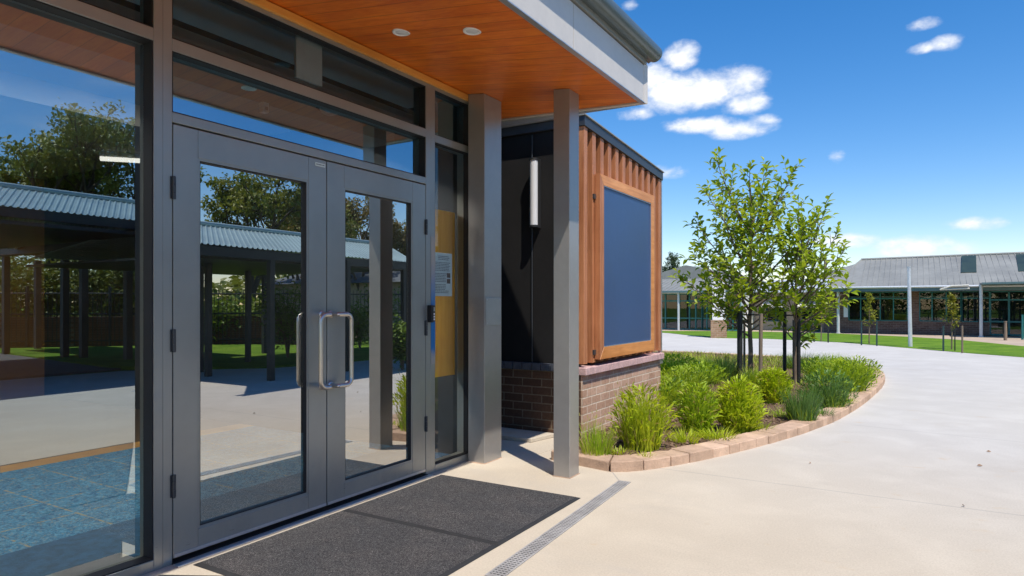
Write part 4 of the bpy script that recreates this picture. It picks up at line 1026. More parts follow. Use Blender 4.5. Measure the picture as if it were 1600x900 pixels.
def shrub(loc, h, rad, label, seed, mat='leaf_shrub', n=1300, L=.12, name='shrub', cat='shrub', group=None):
    rng = random.Random(seed); t = thing(name, label, cat, tuple(loc), group); wood = MB(); fol = MB()
    for i in range(9):
        a = rng.uniform(0,6.283); e = Vector((math.cos(a)*rad*rng.uniform(.2,.7), math.sin(a)*rad*rng.uniform(.2,.7), h*rng.uniform(.6,.95)))
        pts = bez(Vector((0,0,0)), Vector((e.x*.2,e.y*.2,h*.5)), e, 5); wood.tube(pts, [.025,.02,.016,.012,.008,.004], 5, False)
        for k in range(n//9):
            f = rng.uniform(.3,1); j = min(4,int(f*5)); p = pts[j].lerp(pts[j+1], f*5-j) + Vector((rng.gauss(0,1),rng.gauss(0,1),rng.gauss(0,.8)))*rad*.22
            leaf(fol, rng, p, Vector((rng.uniform(-1,1),rng.uniform(-1,1),rng.uniform(-.5,.6))), L*rng.uniform(.6,1.2), 0, .55)
    o = wood.build('stem', MT['bark']); o.parent = t
    o = fol.build('foliage', MT[mat]); o.parent = t
    return t

# ================================================================== FAR SCHOOL BUILDINGS
def fwin(parent, y, x0, x1, z0, z1, xs, zs_, fr=.045, blind=None, name='window'):
    """teal framed window band: frame with mullions at xs and rails at zs_, one glass pane behind"""
    m = MB(); d0, d1 = y-.03, y+.05
    for x in [x0]+list(xs)+[x1]: m.box(x-fr/2,d0,z0,x+fr/2,d1,z1)
    xx = sorted([x0]+list(xs)+[x1])
    for z in [z0]+list(zs_)+[z1]:
        for a, b in zip(xx[:-1], xx[1:]): m.box(a+fr/2+.001,d0+.004,z-fr/2,b-fr/2-.001,d1-.004,z+fr/2)
    f = part(m, name, MT['teal'], parent)
    m = MB(); m.quad((x0,y+.02,z0),(x1,y+.02,z0),(x1,y+.02,z1),(x0,y+.02,z1)); part(m, 'pane', MT['glass_far'], f)
    if blind:
        m = MB(); m.box(x0+.03,y+.056,blind[0],x1-.03,y+.07,blind[1]); part(m, 'blind', MT['white'], f)
    return f
def ribs(mb, a, b, n, c, d, w=.03, h=.028):
    """standing ribs on the roof plane between eave a-b and ridge c-d"""
    a, b, c, d = map(Vector, (a,b,c,d))
    for i in range(1, n):
        t = i/n; p = a.lerp(b,t); q = c.lerp(d,t); s = (b-a).normalized()*w/2
        mb.hexa([p-s,p+s,q+s,q-s], [p-s+Vector((0,0,h)),p+s+Vector((0,0,h)),q+s+Vector((0,0,h)),q-s+Vector((0,0,h))])
RB = thing('brick_school_building', 'far brown brick building with long grey metal roof and teal windows', 'building', (6,36,0))
m = MB()
m.box(-.30,35.0,-.05,.75,35.2,2.0); m.box(.75,35.0,-.05,3.17,35.2,.585); m.box(3.17,35.0,-.05,3.60,35.2,2.0); m.box(3.60,35.0,-.05,5.80,35.2,.59); m.box(.75,35.0,1.93,3.17,35.2,2.0); m.box(3.60,35.0,1.93,14,35.2,2.0)
m.box(5.80,35.0,-.05,6.18,35.2,.585); m.box(-.3,35.2,-.05,-.1,41,2.0); m.box(8.6,35.0,-.05,14,35.2,1.93); part(m, 'wall', MT['brick_far'], RB)
m = MB(); m.box(-.1,40.8,-.05,14,41,2.0); m.box(-.1,37.6,-.05,14,37.7,2.0); part(m, 'inner_wall', MT['dark_trim'], RB)
fwin(RB, 35.05, .78, 3.15, .61, 1.91, [1.27,2.07,2.60], [1.62], blind=(1.58,1.73))
fwin(RB, 35.05, 3.62, 5.16, .61, 1.91, [4.09,4.62], [1.62], blind=(1.58,1.73))
fwin(RB, 35.05, 5.18, 5.80, .61, 1.91, [], [1.62], .05, blind=(1.60,1.72))
fwin(RB, 35.05, 5.80, 6.18, .61, 1.91, [], [1.62], .05, blind=(1.60,1.72))
fwin(RB, 35.06, 6.20, 8.55, .06, 1.91, [6.85,7.45,8.0], [.62,1.55], .07, name='glazed_door')
m = MB()
pts = [(-.05,33.9,2.10),(14,33.9,2.17),(14,42,2.10),(-.05,42,2.10)]; r0, r1 = (1.12,38,3.60), (14,38,3.75)
m.add([*pts, r0, r1], [(0,1,5,4),(1,2,5),(2,3,4,5),(3,0,4),(3,2,1,0)])
ribs(m, (1.12,33.9,2.10), (14,33.9,2.17), 58, (1.12,38,3.60), (14,38,3.75))
for i in range(1,6):
    t = i/6; a = Vector((-.05,33.9,2.10)).lerp(Vector((1.12,33.9,2.10)), t); b = Vector((-.05,33.9,2.10)).lerp(Vector(r0), t); s = Vector((.01,0,0)); hh = Vector((0,0,.02))
    m.hexa([a-s,a+s,b+s,b-s],[a-s+hh,a+s+hh,b+s+hh,b-s+hh])
rf = part(m, 'roof', MT['roof_sheet'], RB)
m = MB(); m.tube([pts[0], r0], .045, 6); m.tube([(1.12,38,3.62),(14,38,3.77)], .06, 6); part(m, 'ridge_cap', MT['roof_sheet'], rf)
def roofz(y): return 2.10 + (y-33.9)*(1.56/4.1)
for a, b in ((5.18,5.80),(7.22,7.90)):
    m = MB(); y0, y1 = 35.5, 37.75
    m.hexa([(a,y0,roofz(y0)+.045),(b-.05,y0,roofz(y0)+.045),(b+.08,y1,roofz(y1)+.045),(a+.15,y1,roofz(y1)+.045)], [(a,y0,roofz(y0)+.07),(b-.05,y0,roofz(y0)+.07),(b+.08,y1,roofz(y1)+.07),(a+.15,y1,roofz(y1)+.07)])
    part(m, 'skylight', pmat('dark_green_skylight', (.035,.05,.03), .35, 0, .3, 2), rf)
m = MB(); m.box(-.08,33.82,1.93,14,33.92,2.13); m.box(-.08,33.93,1.955,14,34.99,1.985); part(m, 'eave_fascia', MT['teal_grey'], RB, .004)
m = MB(); m.tube([(-.1,33.79,2.11),(14,33.79,2.14)], .05, 8); part(m, 'gutter', MT['white_pole'], RB)
m = MB(); m.hexa([(5.75,32.6,2.16),(14,32.4,2.24),(14,33.8,2.24),(5.75,33.8,2.16)], [(5.75,32.6,2.24),(14,32.4,2.33),(14,33.8,2.33),(5.75,33.8,2.24)]); part(m, 'porch_roof', MT['teal_grey'], RB, .004)
m = MB(); m.tube([(4.35,33.6,1.98),(4.75,33.5,2.13),(5.35,33.4,2.15)], .035, 6); m.tube([(4.35,33.6,1.985),(5.38,33.45,2.02)], .03, 6); part(m, 'awning_arm', MT['awning'], RB)
for x, y, z in ((.40,34.2,1.95),(5.77,33.5,2.15),(9.3,33.5,2.15)):
    m = MB(); m.tube([(x,y,-.02),(x,y,z)], .065, 10); m.tube([(x,y,-.02),(x,y,.06)], .09, 10); part(m, 'veranda_post', MT['white_pole'], RB)
m = MB(); m.box(.56,34.965,.75,.74,34.995,1.35); part(m, 'wall_notice', MT['white'], RB)

LB = thing('glazed_school_building', 'far low building glazed in teal frames left of the trees', 'building', (-7,36,0))
m = MB(); m.box(-13,34.6,-.05,-8.4,34.8,2.0); m.box(-5.40,34.6,-.05,-4.80,34.8,2.0); m.box(-8.4,34.6,1.92,-5.40,34.8,2.0); m.box(-4.8,34.6,1.92,-4.0,34.8,2.0); m.box(-4.05,34.81,-.05,-3.9,38.5,2.0); part(m, 'wall', MT['render_white'], LB)
m = MB(); m.box(-13,37.0,-.05,-4.06,37.1,2.0); part(m, 'inner_wall', MT['dark_trim'], LB)
fwin(LB, 34.65, -8.38, -7.22, .04, 1.90, [-7.95], [.62,1.53], .07); fwin(LB, 34.65, -7.20, -6.0, .04, 1.90, [-6.66,-6.33], [.62,1.53], .07, name='glazed_door'); fwin(LB, 34.65, -5.98, -5.42, .04, 1.90, [-5.76], [.62], .06); fwin(LB, 34.65, -4.78, -4.08, .04, 1.90, [-4.45], [.62,1.53], .06)
m = MB(); p = [(-13,33.7,2.03),(-3.8,33.7,2.03),(-3.8,39.5,2.03),(-13,39.5,2.03)]
m.add([*p,(-11,37.2,2.78),(-5.6,37.2,2.78)], [(0,1,5,4),(1,2,5),(2,3,4,5),(3,0,4),(3,2,1,0)]); ribs(m, (-11,33.7,2.03), (-5.6,33.7,2.03), 22, (-11,37.2,2.78), (-5.6,37.2,2.78)); part(m, 'roof', MT['roof_sheet'], LB)
m = MB(); m.box(-13,33.62,1.95,-3.8,33.70,2.05); part(m, 'gutter', MT['teal_grey'], LB, .004)
m = MB(); m.tube([(-7.0,33.85,0),(-7.0,33.85,1.95)], .06, 10); part(m, 'veranda_post', MT['white_pole'], LB)
m = MB(); m.tube([(-3.85,33.85,0),(-3.85,33.85,1.95)], .06, 10); part(m, 'veranda_post', MT['white_pole'], LB)
GB = thing('gabled_school_roof', 'grey gabled building rising behind the low teal glazed one', 'building', (-8,43,0))
m = MB(); m.box(-12.2,41.0,-.05,-5.0,46,2.75); part(m, 'wall', MT['roof_sheet'], GB)
m = MB(); m.add([(-12.6,40.6,2.70),(-4.4,40.6,2.70),(-4.4,46.4,2.70),(-12.6,46.4,2.70),(-8.6,40.6,3.75),(-8.6,46.4,3.75)], [(0,4,5,3),(1,2,5,4),(0,1,4),(2,3,5),(3,2,1,0)]); part(m, 'roof', MT['roof_sheet'], GB)
m = MB(); m.box(-6.7,41.2,2.72,-5.6,43,3.15); part(m, 'roof_monitor', MT['render_white'], GB)
MBD = thing('cream_school_building', 'far cream walled building with pale awnings behind the young trees', 'building', (-2,37.5,0))
m = MB(); m.box(-3.89,37.0,-.05,-3.3,37.2,2.0); m.box(-3.3,37.0,1.55,-.11,37.2,2.0); m.box(-2.35,37.0,-.05,-1.55,37.2,1.55); m.box(-3.3,37.0,-.05,-2.35,37.2,.45); m.box(-.6,37.0,-.05,-.11,37.2,1.55); part(m, 'wall', MT['cream_wall'], MBD)
m = MB(); m.box(-3.89,39.8,-.05,-.31,40,2); part(m, 'inner_wall', MT['dark_trim'], MBD)
fwin(MBD, 37.08, -3.28, -2.37, .47, 1.53, [-2.8], []); fwin(MBD, 37.08, -1.53, -.62, .04, 1.53, [-1.08], [1.2], name='glazed_door')
m = MB(); m.hexa([(-3.89,36.2,1.95),(-.1,36.2,1.95),(-.1,41.5,2.70),(-3.89,41.5,2.70)], [(-3.89,36.2,2.0),(-.1,36.2,2.0),(-.1,41.5,2.76),(-3.89,41.5,2.76)]); ribs(m, (-3.89,36.2,2.0),(-.1,36.2,2.0),17,(-3.89,41.5,2.76),(-.1,41.5,2.76)); part(m, 'roof', MT['white_pole'], MBD)
for a, b in ((-3.35,-2.3),(-1.75,-.4)):
    m = MB(); m.hexa([(a,36.1,1.20),(b,36.1,1.20),(b,36.98,1.52),(a,36.98,1.52)], [(a,36.1,1.25),(b,36.1,1.25),(b,36.98,1.58),(a,36.98,1.58)]); part(m, 'awning', MT['awning'], MBD)
HB = thing('hipped_roof_building', 'grey hip roofed building peeping out behind the long brick one', 'building', (-1,45,0))
m = MB(); m.box(-3,44,-.05,3,50,2.5); part(m, 'wall', MT['cream_wall'], HB)
m = MB(); m.add([(-3.6,43.4,2.45),(4,43.4,2.45),(4,50.6,2.45),(-3.6,50.6,2.45),(.9,46.6,4.05),(2.6,46.6,4.15)], [(0,1,5,4),(1,2,5),(2,3,4,5),(3,0,4),(3,2,1,0)]); part(m, 'roof', MT['roof_sheet'], HB)

# white pillar on its tan brick foot
PL = thing('rendered_pillar', 'white rendered pillar on a tan brick foot standing on the lawn', 'pillar', (-3.4,27.6,0))
c0 = Vector((-3.42,27.62)); a0 = R(14); ux = Vector((math.cos(a0),math.sin(a0))); uy = Vector((-ux.y,ux.x))
def rbox(mb, hw, z0, z1):
    q = [c0+ux*sx*hw+uy*sy*hw for sx, sy in ((-1,-1),(1,-1),(1,1),(-1,1))]; mb.hexa([(p.x,p.y,z0) for p in q], [(p.x,p.y,z1) for p in q])
m = MB(); rbox(m, .31, -.05, .72); part(m, 'brick_foot', MT['brick_tan'], PL)
m = MB(); rbox(m, .25, .721, 2.45); part(m, 'shaft', MT['render_white'], PL, .01)
m = MB(); rbox(m, .32, 2.451, 2.55); part(m, 'cap', MT['render_white'], PL, .01)

def pole(u, v, vt, r, mat, label, name='pole', cat='pole', lean=0.0):
    b = gz(u, v, 0); D = F*H/(v-V0); top = H + (V0-vt)*D/F
    t = thing(name, label, cat, tuple(b)); m = MB(); m.tube([(0,0,-.05),(lean,0,top)], [r, r*.75], 10); o = m.build('shaft', MT[mat]); o.parent = t
    m = MB(); m.tube([(lean,0,top),(lean,0,top+.03)], r*.9, 10); o = m.build('cap', MT[mat]); o.parent = t
pole(1422.5, 542, 418, .062, 'white_pole', 'tall white steel pole standing on the lawn before the brick building', 'steel_pole', lean=-.04)
pole(1571, 532, 503, .06, 'wood_stake', 'short wooden bollard on the tan path by the glazed doors', 'bollard', 'bollard')
pole(1597.5, 531, 493, .045, 'teal', 'short teal post at the picture edge by the glazed doors', 'bollard', 'bollard')

def sapling(u, v, vt, vc, wpx, label, seed):
    b = gz(u, v, .012); D = F*H/(v-V0); k = D/F; h = (v-vt)*k; hc = (v-vc)*k; w = wpx*k/2
    rng = random.Random(seed); t = thing('sapling', label, 'sapling', tuple(b), 'staked saplings on the far lawn'); wd = MB(); fo = MB()
    wd.tube([(0,0,-.03),(.01,0,h*.5),(0,0,h*.97)], [.022,.016,.004], 6)
    for i in range(34):
        z = hc + (h*.95-hc)*(i/34)**.9; f = (z-hc)/(h-hc); rr = w*(1.15-f)*min(1, .5+f*4); a = rng.uniform(0,6.283)
        e = Vector((rr*math.cos(a), rr*math.sin(a), z+rr*.9)); p = Vector((0,0,z)); wd.tube([p,e],[.006,.002],4,False)
        for q in range(15):
            x = p.lerp(e, rng.uniform(.25,1.05)) + Vector((rng.gauss(0,.03),rng.gauss(0,.03),rng.gauss(0,.03)))
            leaf(fo, rng, x, Vector((rng.uniform(-1,1),rng.uniform(-1,1),rng.uniform(-.3,.8))), .075*rng.uniform(.7,1.3), 0, .55)
    o = wd.build('trunk', MT['bark']); o.parent = t
    o = fo.build('crown', MT['leaf_yellow']); o.parent = t
sapling(1358, 537, 457, 512, 21, 'yellow green staked sapling left of the white pole', 61)
sapling(1487, 546, 459, 514, 23, 'yellow green staked sapling right of the white pole', 62)
sapling(1283, 533, 462, 508, 22, 'staked sapling on the far lawn half hidden by the young tree', 63)
for u, v, vt, mt, lb in ((1346,537,503,'green_stake','dark green stake left of the first yellow sapling'),(1370,538,503,'green_stake','dark green stake right of the first yellow sapling'),(1474,546,509,'green_stake','dark green stake left of the sapling right of the pole'),(1503.5,549,509,'wood_stake','brown stake right of the sapling right of the pole'),(1492,546,513,'black_stake','thin black stake close to the trunk right of the pole'),(1272,532,498,'black_stake','dark stake left of the half hidden sapling'),(1294,533,500,'black_stake','dark stake right of the half hidden sapling')):
    stake(u, v, vt, .024 if 'thin' not in lb else .016, MT[mt], lb, group='tree stakes on the far lawn')

# far pine and overhead cable
big_tree((-15.6,58.0,-.06), 6.3, 1.9, 'dark drooping tree far away beside the clad wing', 301, MT['leaf_pine'], 5000, .22, .42, 'pine_tree', None)
big_tree((-21.5,62.0,-.06), 5.6, 2.2, 'dark far tree mostly hidden behind the clad wing', 302, MT['leaf_pine'], 2500, .24, .42, 'pine_tree', None)
m = MB(); A0, B0 = Vector((-17.5,50,4.4)), Vector((-2.0,52,4.55))
m.tube([A0.lerp(B0,i/12)-Vector((0,0,.25*(1-(i/6-1)**2))) for i in range(13)], .016, 5); one(m, 'overhead_cable', MT['dark_steel'], 'thin overhead cable crossing the sky above the low roofs', 'cable')
for x, y, z, lb in ((-17.5,50,4.5,'timber cable pole hidden behind the clad wing'),(-2.0,52,4.65,'timber cable pole behind the taller young tree')):
    t = thing('cable_pole', lb, 'pole', (x,y,0)); m = MB(); m.tube([(0,0,-.1),(0,0,z)], [.11,.08], 8); o = m.build('shaft', MT['wood_stake']); o.parent = t
    m = MB(); m.box(-.5,-.04,z-.25,.5,.04,z-.15); o = m.build('crossarm', MT['wood_stake']); o.parent = t

# dry leaves lying on the concrete
rng = random.Random(31)
for i, (u, v, lb) in enumerate(((1545,706,'dry brown leaf on the concrete near the picture edge, farther of a pair'),(1531,728,'dry brown leaf on the concrete near the picture edge, nearer of a pair'),(1266,724,'dry leaf fragment on the concrete below the kerb bend'),(1506,791,'small dark leaf on the concrete joint at lower right'))):
    p = gz(u, v, .004); mb = MB(); a = rng.uniform(0,3.1); L = (.036,.042,.022,.030,.016,.013,.013)[i]
    d = Vector((math.cos(a),math.sin(a),0)); s = Vector((-d.y,d.x,0)); n = 7
    top = [(d*L*(k/n-.5)+s*L*.22*math.sin(3.14*k/n)+Vector((0,0,.004+.010*math.sin(3.14*k/n)))) for k in range(n+1)]; bot = [(d*L*(k/n-.5)-s*L*.22*math.sin(3.14*k/n)+Vector((0,0,.002))) for k in range(n+1)]
    mb.add(top+bot, [(k,k+1,n+2+k,n+1+k) for k in range(n)], True); o = one(mb, 'fallen_leaf', MT['dead_leaf'], lb, 'leaf', 'dry leaves on the concrete'); o.location = p

# ================================================================== BEHIND THE VIEWER: what the glass mirrors
def corr(mb, A, B, C, D, wl=.11, amp=.014):
    """corrugated sheet between eave A-B and ridge D-C"""
    A, B, C, D = map(Vector, (A,B,C,D)); n = int((B-A).length/wl*6); vs = []
    for i in range(n+1):
        t = i/n; h = Vector((0,0,amp*(1 if i % 6 in (0,1) else (-.4))))
        vs += [A.lerp(B,t)+h, D.lerp(C,t)+h]
    mb.add(vs, [(2*i,2*i+2,2*i+3,2*i+1) for i in range(n)], False)
MT['teal_roof'] = pmat('pale_teal_roof_sheet', (.36,.47,.46), .42, .25, .12, 1.2)
W1 = thing('covered_walkway', 'taller covered walkway with pale teal roof mirrored in the left window', 'covered walkway', (12,3,0), 'covered walkways opposite the doors')
m = MB(); corr(m, (9,-5,3.0),(9.25,7.45,3.0),(12.5,9.35,3.80),(12.5,-5,3.80)); corr(m, (17,-5,2.85),(17,11.3,2.85),(12.5,9.35,3.80),(12.5,-5,3.80)); part(m, 'roof', MT['teal_roof'], W1)
m = MB(); m.tube([(12.5,-5,3.83),(12.5,9.35,3.83)], .07, 6); part(m, 'ridge_cap', MT['teal_roof'], W1)
m = MB(); m.hexa([(8.95,-5,2.82),(9.03,-5,2.82),(9.28,7.45,2.82),(9.20,7.45,2.82)], [(8.95,-5,2.985),(9.03,-5,2.985),(9.28,7.45,2.985),(9.20,7.45,2.985)]); m.hexa([(9.3,7.4,2.82),(9.38,7.36,2.82),(12.5,9.25,3.55),(12.4,9.33,3.55)], [(9.3,7.4,2.98),(9.38,7.36,2.98),(12.5,9.25,3.77),(12.4,9.33,3.77)])
m.box(9.1,-5,2.70,16.9,7.3,2.76); part(m, 'fascia_beam', MT['dark_steel'], W1)
for x, y in ((15.2,8.75),(14.5,8.86),(13.05,9.17),(18.0,8.55),(19.3,9.9),(10.2,2.0),(10.2,-2.0),(15.5,2.0),(15.5,5.2)):
    m = MB(); m.box(x-.075,y-.075,0,x+.075,y+.075,2.9 if x < 17 else 2.7); part(m, 'post', MT['dark_steel'], W1)
m = MB(); m.box(12.9,8.4,2.72,20,8.7,2.9); m.box(12.9,8.4,2.9,20.2,10.6,2.95); part(m, 'side_roof', MT['dark_steel'], W1)
W2 = thing('covered_walkway', 'lower covered walkway with pale teal roof mirrored in the two doors', 'covered walkway', (8,10,0), 'covered walkways opposite the doors')
m = MB(); corr(m, (6.30,5.70,2.36),(6.62,12.3,2.36),(9.2,14.2,3.02),(9.2,7.6,3.02)); corr(m, (12.4,6.8,2.36),(12.4,15.2,2.36),(9.2,14.2,3.02),(9.2,7.6,3.02)); part(m, 'roof', MT['teal_roof'], W2)
m = MB(); m.tube([(9.2,7.6,3.05),(9.2,14.2,3.05)], .06, 6); part(m, 'ridge_cap', MT['teal_roof'], W2)
m = MB(); m.hexa([(6.33,5.75,2.18),(6.40,5.75,2.18),(6.72,12.2,2.18),(6.65,12.2,2.18)], [(6.33,5.75,2.34),(6.40,5.75,2.34),(6.72,12.2,2.34),(6.65,12.2,2.34)]); m.box(6.75,6.6,2.16,12.2,12.0,2.20)
part(m, 'fascia_beam', MT['dark_steel'], W2)
for x, y in ((6.52,8.07),(6.55,10.0),(8.95,8.3),(9.96,10.2),(8.1,7.9),(11.9,12.2),(6.75,12.0)):
    m = MB(); m.box(x-.05,y-.05,0,x+.05,y+.05,2.3); part(m, 'post', MT['dark_steel'], W2)
# black bar fence and low brick wall behind
FN = thing('bar_fence', 'tall black vertical bar fence mirrored low in the glass doors', 'fence', (15,15,0)); FA, FB = Vector((22.5,8.6,0)), Vector((7.6,22.4,0))
m = MB(); fd = (FB-FA).normalized(); L = (FB-FA).length; s = 0
while s < L: p = FA+fd*s; m.tube([p, p+Vector((0,0,1.85))], .012, 5); s += .13
part(m, 'bars', MT['dark_steel'], FN)
m = MB()
for z in (.18, 1.05, 1.72): m.tube([FA+Vector((0,0,z)), FB+Vector((0,0,z))], .026, 6)
part(m, 'rail', MT['dark_steel'], FN)
m = MB(); s = 0
while s < L: p = FA+fd*s; m.tube([p, p+Vector((0,0,1.95))], .045, 6); s += 2.4
part(m, 'fence_post', MT['dark_steel'], FN)
m = MB(); fnv = Vector((-fd.y,fd.x,0))
if fnv.x < 0: fnv = -fnv
q = [FA+fnv*.5, FA+fd*12.5+fnv*.5, FA+fd*12.5+fnv*.75, FA+fnv*.75]; m.hexa([tuple(p+Vector((0,0,-.05))) for p in q], [tuple(p+Vector((0,0,.95))) for p in q]); one(m, 'brick_wall', MT['brick_red'], 'low red brown brick wall mirrored behind the bar fence', 'wall')
HS = thing('slate_roofed_house', 'house with dark tiled hip roof mirrored in the right door', 'house', tuple(mir(612, 31)))
hx, hy, _ = mir(612, 31)
m = MB(); m.box(hx-4.5,hy-3,-.05,hx+4.5,hy+3,2.3); part(m, 'wall', MT['cream_wall'], HS)
m = MB(); m.add([(hx-5,hy-3.5,2.25),(hx+5,hy-3.5,2.25),(hx+5,hy+3.5,2.25),(hx-5,hy+3.5,2.25),(hx-1.8,hy,3.6),(hx+1.8,hy,3.6)], [(0,1,5,4),(1,2,5),(2,3,4,5),(3,0,4),(3,2,1,0)]); part(m, 'roof', pmat('dark_roof_tiles', (.10,.12,.14), .7, 0, .25, 6, .5, 9), HS)
for i, (u, D, h, r, lb) in enumerate(((452,17,2.15,.85,'bright green shrub mirrored at the right side of the left door'),(600,18,1.95,1.0,'bright green shrub mirrored in the middle of the right door'),(632,14,1.1,.5,'small shrub mirrored low in the right door'),(565,20,1.6,.7,'shrub mirrored beside the post in the right door'),(340,23,1.6,1.4,'yellow green bush mirrored behind the bar fence'),(400,24,1.6,1.4,'yellow green bush mirrored behind the bar fence near its shrub'),(170,26,3.6,2.8,'dark bush mirrored behind the posts of the taller walkway'),(90,26,3.4,2.8,'dark bush mirrored between the left posts of the walkway'),(20,25,3.6,3.0,'dark bush mirrored at the left end of the walkway'),(220,27,3.5,2.6,'dark bush mirrored beside the left mullion'))):
    shrub(mir(u, D), h, r, lb, 500+i, 'leaf_shrub' if i < 6 else 'leaf_big', 1600 if i < 6 else 3600, .11 if D < 22 else .19, group='shrubs mirrored in the glass')
t = thing('bike_hoop', 'white tubular steel hoop mirrored beside the left mullion', 'bike rack', (7.0,6.0,0))
m = MB(); hp = [(0,0,0),(0,0,.78)] + [(.35*(1-math.cos(R(a)))/1*.3, 0, .78+.105*math.sin(R(a))) for a in range(15,91,15)] + [(.75,0,.885)] + [(.75+.105*math.sin(R(a)),0,.78+.105*math.cos(R(a))) for a in range(15,91,15)] + [(.855,0,0)]
m.tube([(x*SN*1.0, x*CN, z) for x, y, z in hp], .024, 8); o = m.build('hoop', MT['white_pole']); o.parent = t
m = MB(); m.box(-.08,-.08,0,.08,.08,.012); o = m.build('base_plate', MT['white_pole']); o.parent = t
# far tree belt all round behind the viewer
mb = MB(); rng = random.Random(900)
for i in range(15000):
    a = rng.uniform(-.35, 2.75); d = rng.uniform(48, 60); c = 1.6*math.sin(a*11)+1.0*math.sin(a*23+1)
    z = rng.uniform(0,1)**.8*(5.0+c); p = Vector((3+d*math.sin(a)*1.0, 8 - d*math.cos(a)*1.0, z))
    if p.x < 9 + .2*p.y: continue
    leaf(mb, rng, p, Vector((rng.uniform(-1,1),rng.uniform(-1,1),rng.uniform(-.6,.6))), rng.uniform(.5,1.0), 0, .7)
tag(mb.build('treeline', MT['leaf_big']), 'dark belt of distant trees mirrored low in the glass', 'tree belt', kind='stuff')

# ================================================================== SKY, SUN, CAMERA
SUN_D = Vector((.820,-.572,1.74)).normalized()
EL = math.asin(SUN_D.z); AZ = math.atan2(SUN_D.x, SUN_D.y)
wd = bpy.data.worlds.new('World'); scene.world = wd; wd.use_nodes = True
nt = wd.node_tree; nt.nodes.clear()
out = nt.nodes.new('ShaderNodeOutputWorld'); bg = nt.nodes.new('ShaderNodeBackground'); nt.links.new(bg.outputs[0], out.inputs[0])
sky = nt.nodes.new('ShaderNodeTexSky'); sky.sky_type = 'NISHITA'; sky.sun_disc = False; sky.sun_elevation = EL; sky.sun_rotation = AZ
sky.altitude = 200; sky.air_density = 1.0; sky.dust_density = .15; sky.ozone_density = 2.0
hs = nt.nodes.new('ShaderNodeHueSaturation'); nt.links.new(sky.outputs[0], hs.inputs['Color']); hs.inputs['Saturation'].default_value = 1.40; hs.inputs['Value'].default_value = 1.0
tc = nt.nodes.new('ShaderNodeTexCoord'); sp = nt.nodes.new('ShaderNodeSeparateXYZ'); nt.links.new(tc.outputs['Generated'], sp.inputs[0])
A_ = mth(nt, 'ARCTAN2', sp.outputs[0], sp.outputs[1]); E_ = mth(nt, 'ARCSINE', sp.outputs[2])
def wnoise(scale, det, st=(1,1,2.2), dist=.0, off=(0,0,0)):
    mp = nt.nodes.new('ShaderNodeMapping'); nt.links.new(tc.outputs['Generated'], mp.inputs[0]); mp.inputs['Scale'].default_value = st; mp.inputs['Location'].default_value = off
    return noise(nt, mp.outputs[0], scale, det, .58, dist)
CL = [(1062,90,34,26,1.3),(1085,140,100,36,1.6),(1150,128,58,28,1.5),(1165,160,42,20,1.1),(1020,120,44,28,1.2),(1095,196,64,15,1.1),(1150,204,56,17,1.15),(1190,188,26,9,.6),(992,178,26,10,.6),(1042,270,44,11,.75),(1446,37,30,11,.8),(1478,68,30,14,.9),(1445,75,28,9,.8),(1309,247,14,14,.6),(1322,376,66,14,1.05),(1440,389,88,20,1.15),(1405,382,52,14,.9),(1521,350,52,12,1.15),(985,8,14,10,.6),(690,250,60,50,.5)]
V = None
for u, v, wu, wv, k in CL:
    d = ray(u, v); n = math.sqrt(sum(x*x for x in d)); a0 = math.atan2(d[0], d[1]); e0 = math.asin(d[2]/n)
    d1 = ray(u+wu, v); a1 = math.atan2(d1[0], d1[1]); d2 = ray(u, v-wv); e1 = math.asin(d2[2]/math.sqrt(sum(x*x for x in d2)))
    da = mth(nt, 'DIVIDE', mth(nt, 'SUBTRACT', A_, a0), abs(a1-a0)); de = mth(nt, 'DIVIDE', mth(nt, 'SUBTRACT', E_, e0), abs(e1-e0))
    q = mth(nt, 'MULTIPLY', mth(nt, 'SUBTRACT', 1.0, mth(nt, 'ADD', mth(nt, 'MULTIPLY', da, da), mth(nt, 'MULTIPLY', de, de))), k)
    V = q if V is None else mth(nt, 'SMOOTH_MAX', V, q, .25)
nb = wnoise(16, 9, (1,1,1.6), .15); nb2 = wnoise(45, 6, (1,1,1.6), .2)
V = mth(nt, 'MAXIMUM', V, -1.6)
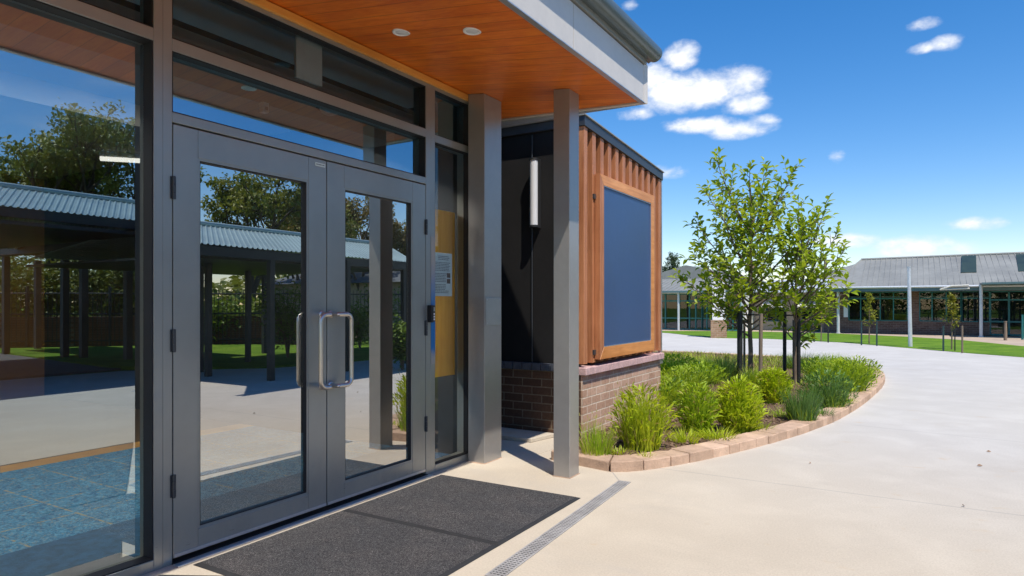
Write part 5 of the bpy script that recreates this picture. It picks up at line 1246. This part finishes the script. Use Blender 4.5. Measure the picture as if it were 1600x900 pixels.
raw = mth(nt, 'ADD', V, mth(nt, 'ADD', mth(nt, 'MULTIPLY', mth(nt, 'SUBTRACT', nb, .5), 3.4), mth(nt, 'MULTIPLY', mth(nt, 'SUBTRACT', nb2, .5), 1.2)))
mk = smooth(nt, raw, -.2, 1.45)
# thin fair-weather clouds on the side of the sky that only the glass shows
side = smooth(nt, A_, .5, .9)
thin = mth(nt, 'MULTIPLY', mth(nt, 'MULTIPLY', smooth(nt, wnoise(3.2, 7, (1,1,2.6), .3, (3,1,0)), .54, .78), side), .35)
mk = mth(nt, 'MAXIMUM', mk, thin)
shade = smooth(nt, mth(nt, 'ADD', raw, mth(nt, 'MULTIPLY', nb2, .8)), .5, 2.2)
cc = mix(nt, shade, (5.3,5.6,6.2), (6.9,6.9,6.95))
fin = mix(nt, mk, mix(nt, 1.0, hs.outputs['Color'], (1.0,.935,1.0), 'MULTIPLY'), cc)
nt.links.new(fin, bg.inputs[0]); bg.inputs[1].default_value = .14

sun = bpy.data.lights.new('sun', 'SUN'); sun.energy = 4.3; sun.angle = R(.53); sun.color = (1, .935, .84)
so = bpy.data.objects.new('sun', sun); COL.objects.link(so); so.rotation_euler = (-SUN_D).to_track_quat('-Z', 'Y').to_euler(); so.location = (6,-6,12)

cam = bpy.data.cameras.new('camera'); co = bpy.data.objects.new('camera', cam); COL.objects.link(co)
co.location = (CX, 0, H); co.rotation_euler = (math.pi/2, 0, TH)
cam.sensor_width = 36; cam.lens = 36*F/1600; cam.shift_y = (V0-450)/1600; cam.clip_start = .05; cam.clip_end = 1000
scene.camera = co
vs = scene.view_settings; vs.view_transform = 'Standard'; vs.look = 'None'; vs.exposure = .30; vs.gamma = 1; vs.use_curve_mapping = False
scene.render.engine = 'CYCLES'
cy = scene.cycles; cy.use_denoising = True; cy.max_bounces = 10; cy.diffuse_bounces = 5; cy.glossy_bounces = 4; cy.transparent_max_bounces = 16; cy.sample_clamp_indirect = 8
try: cy.denoiser = 'OPENIMAGEDENOISE'
except Exception: pass
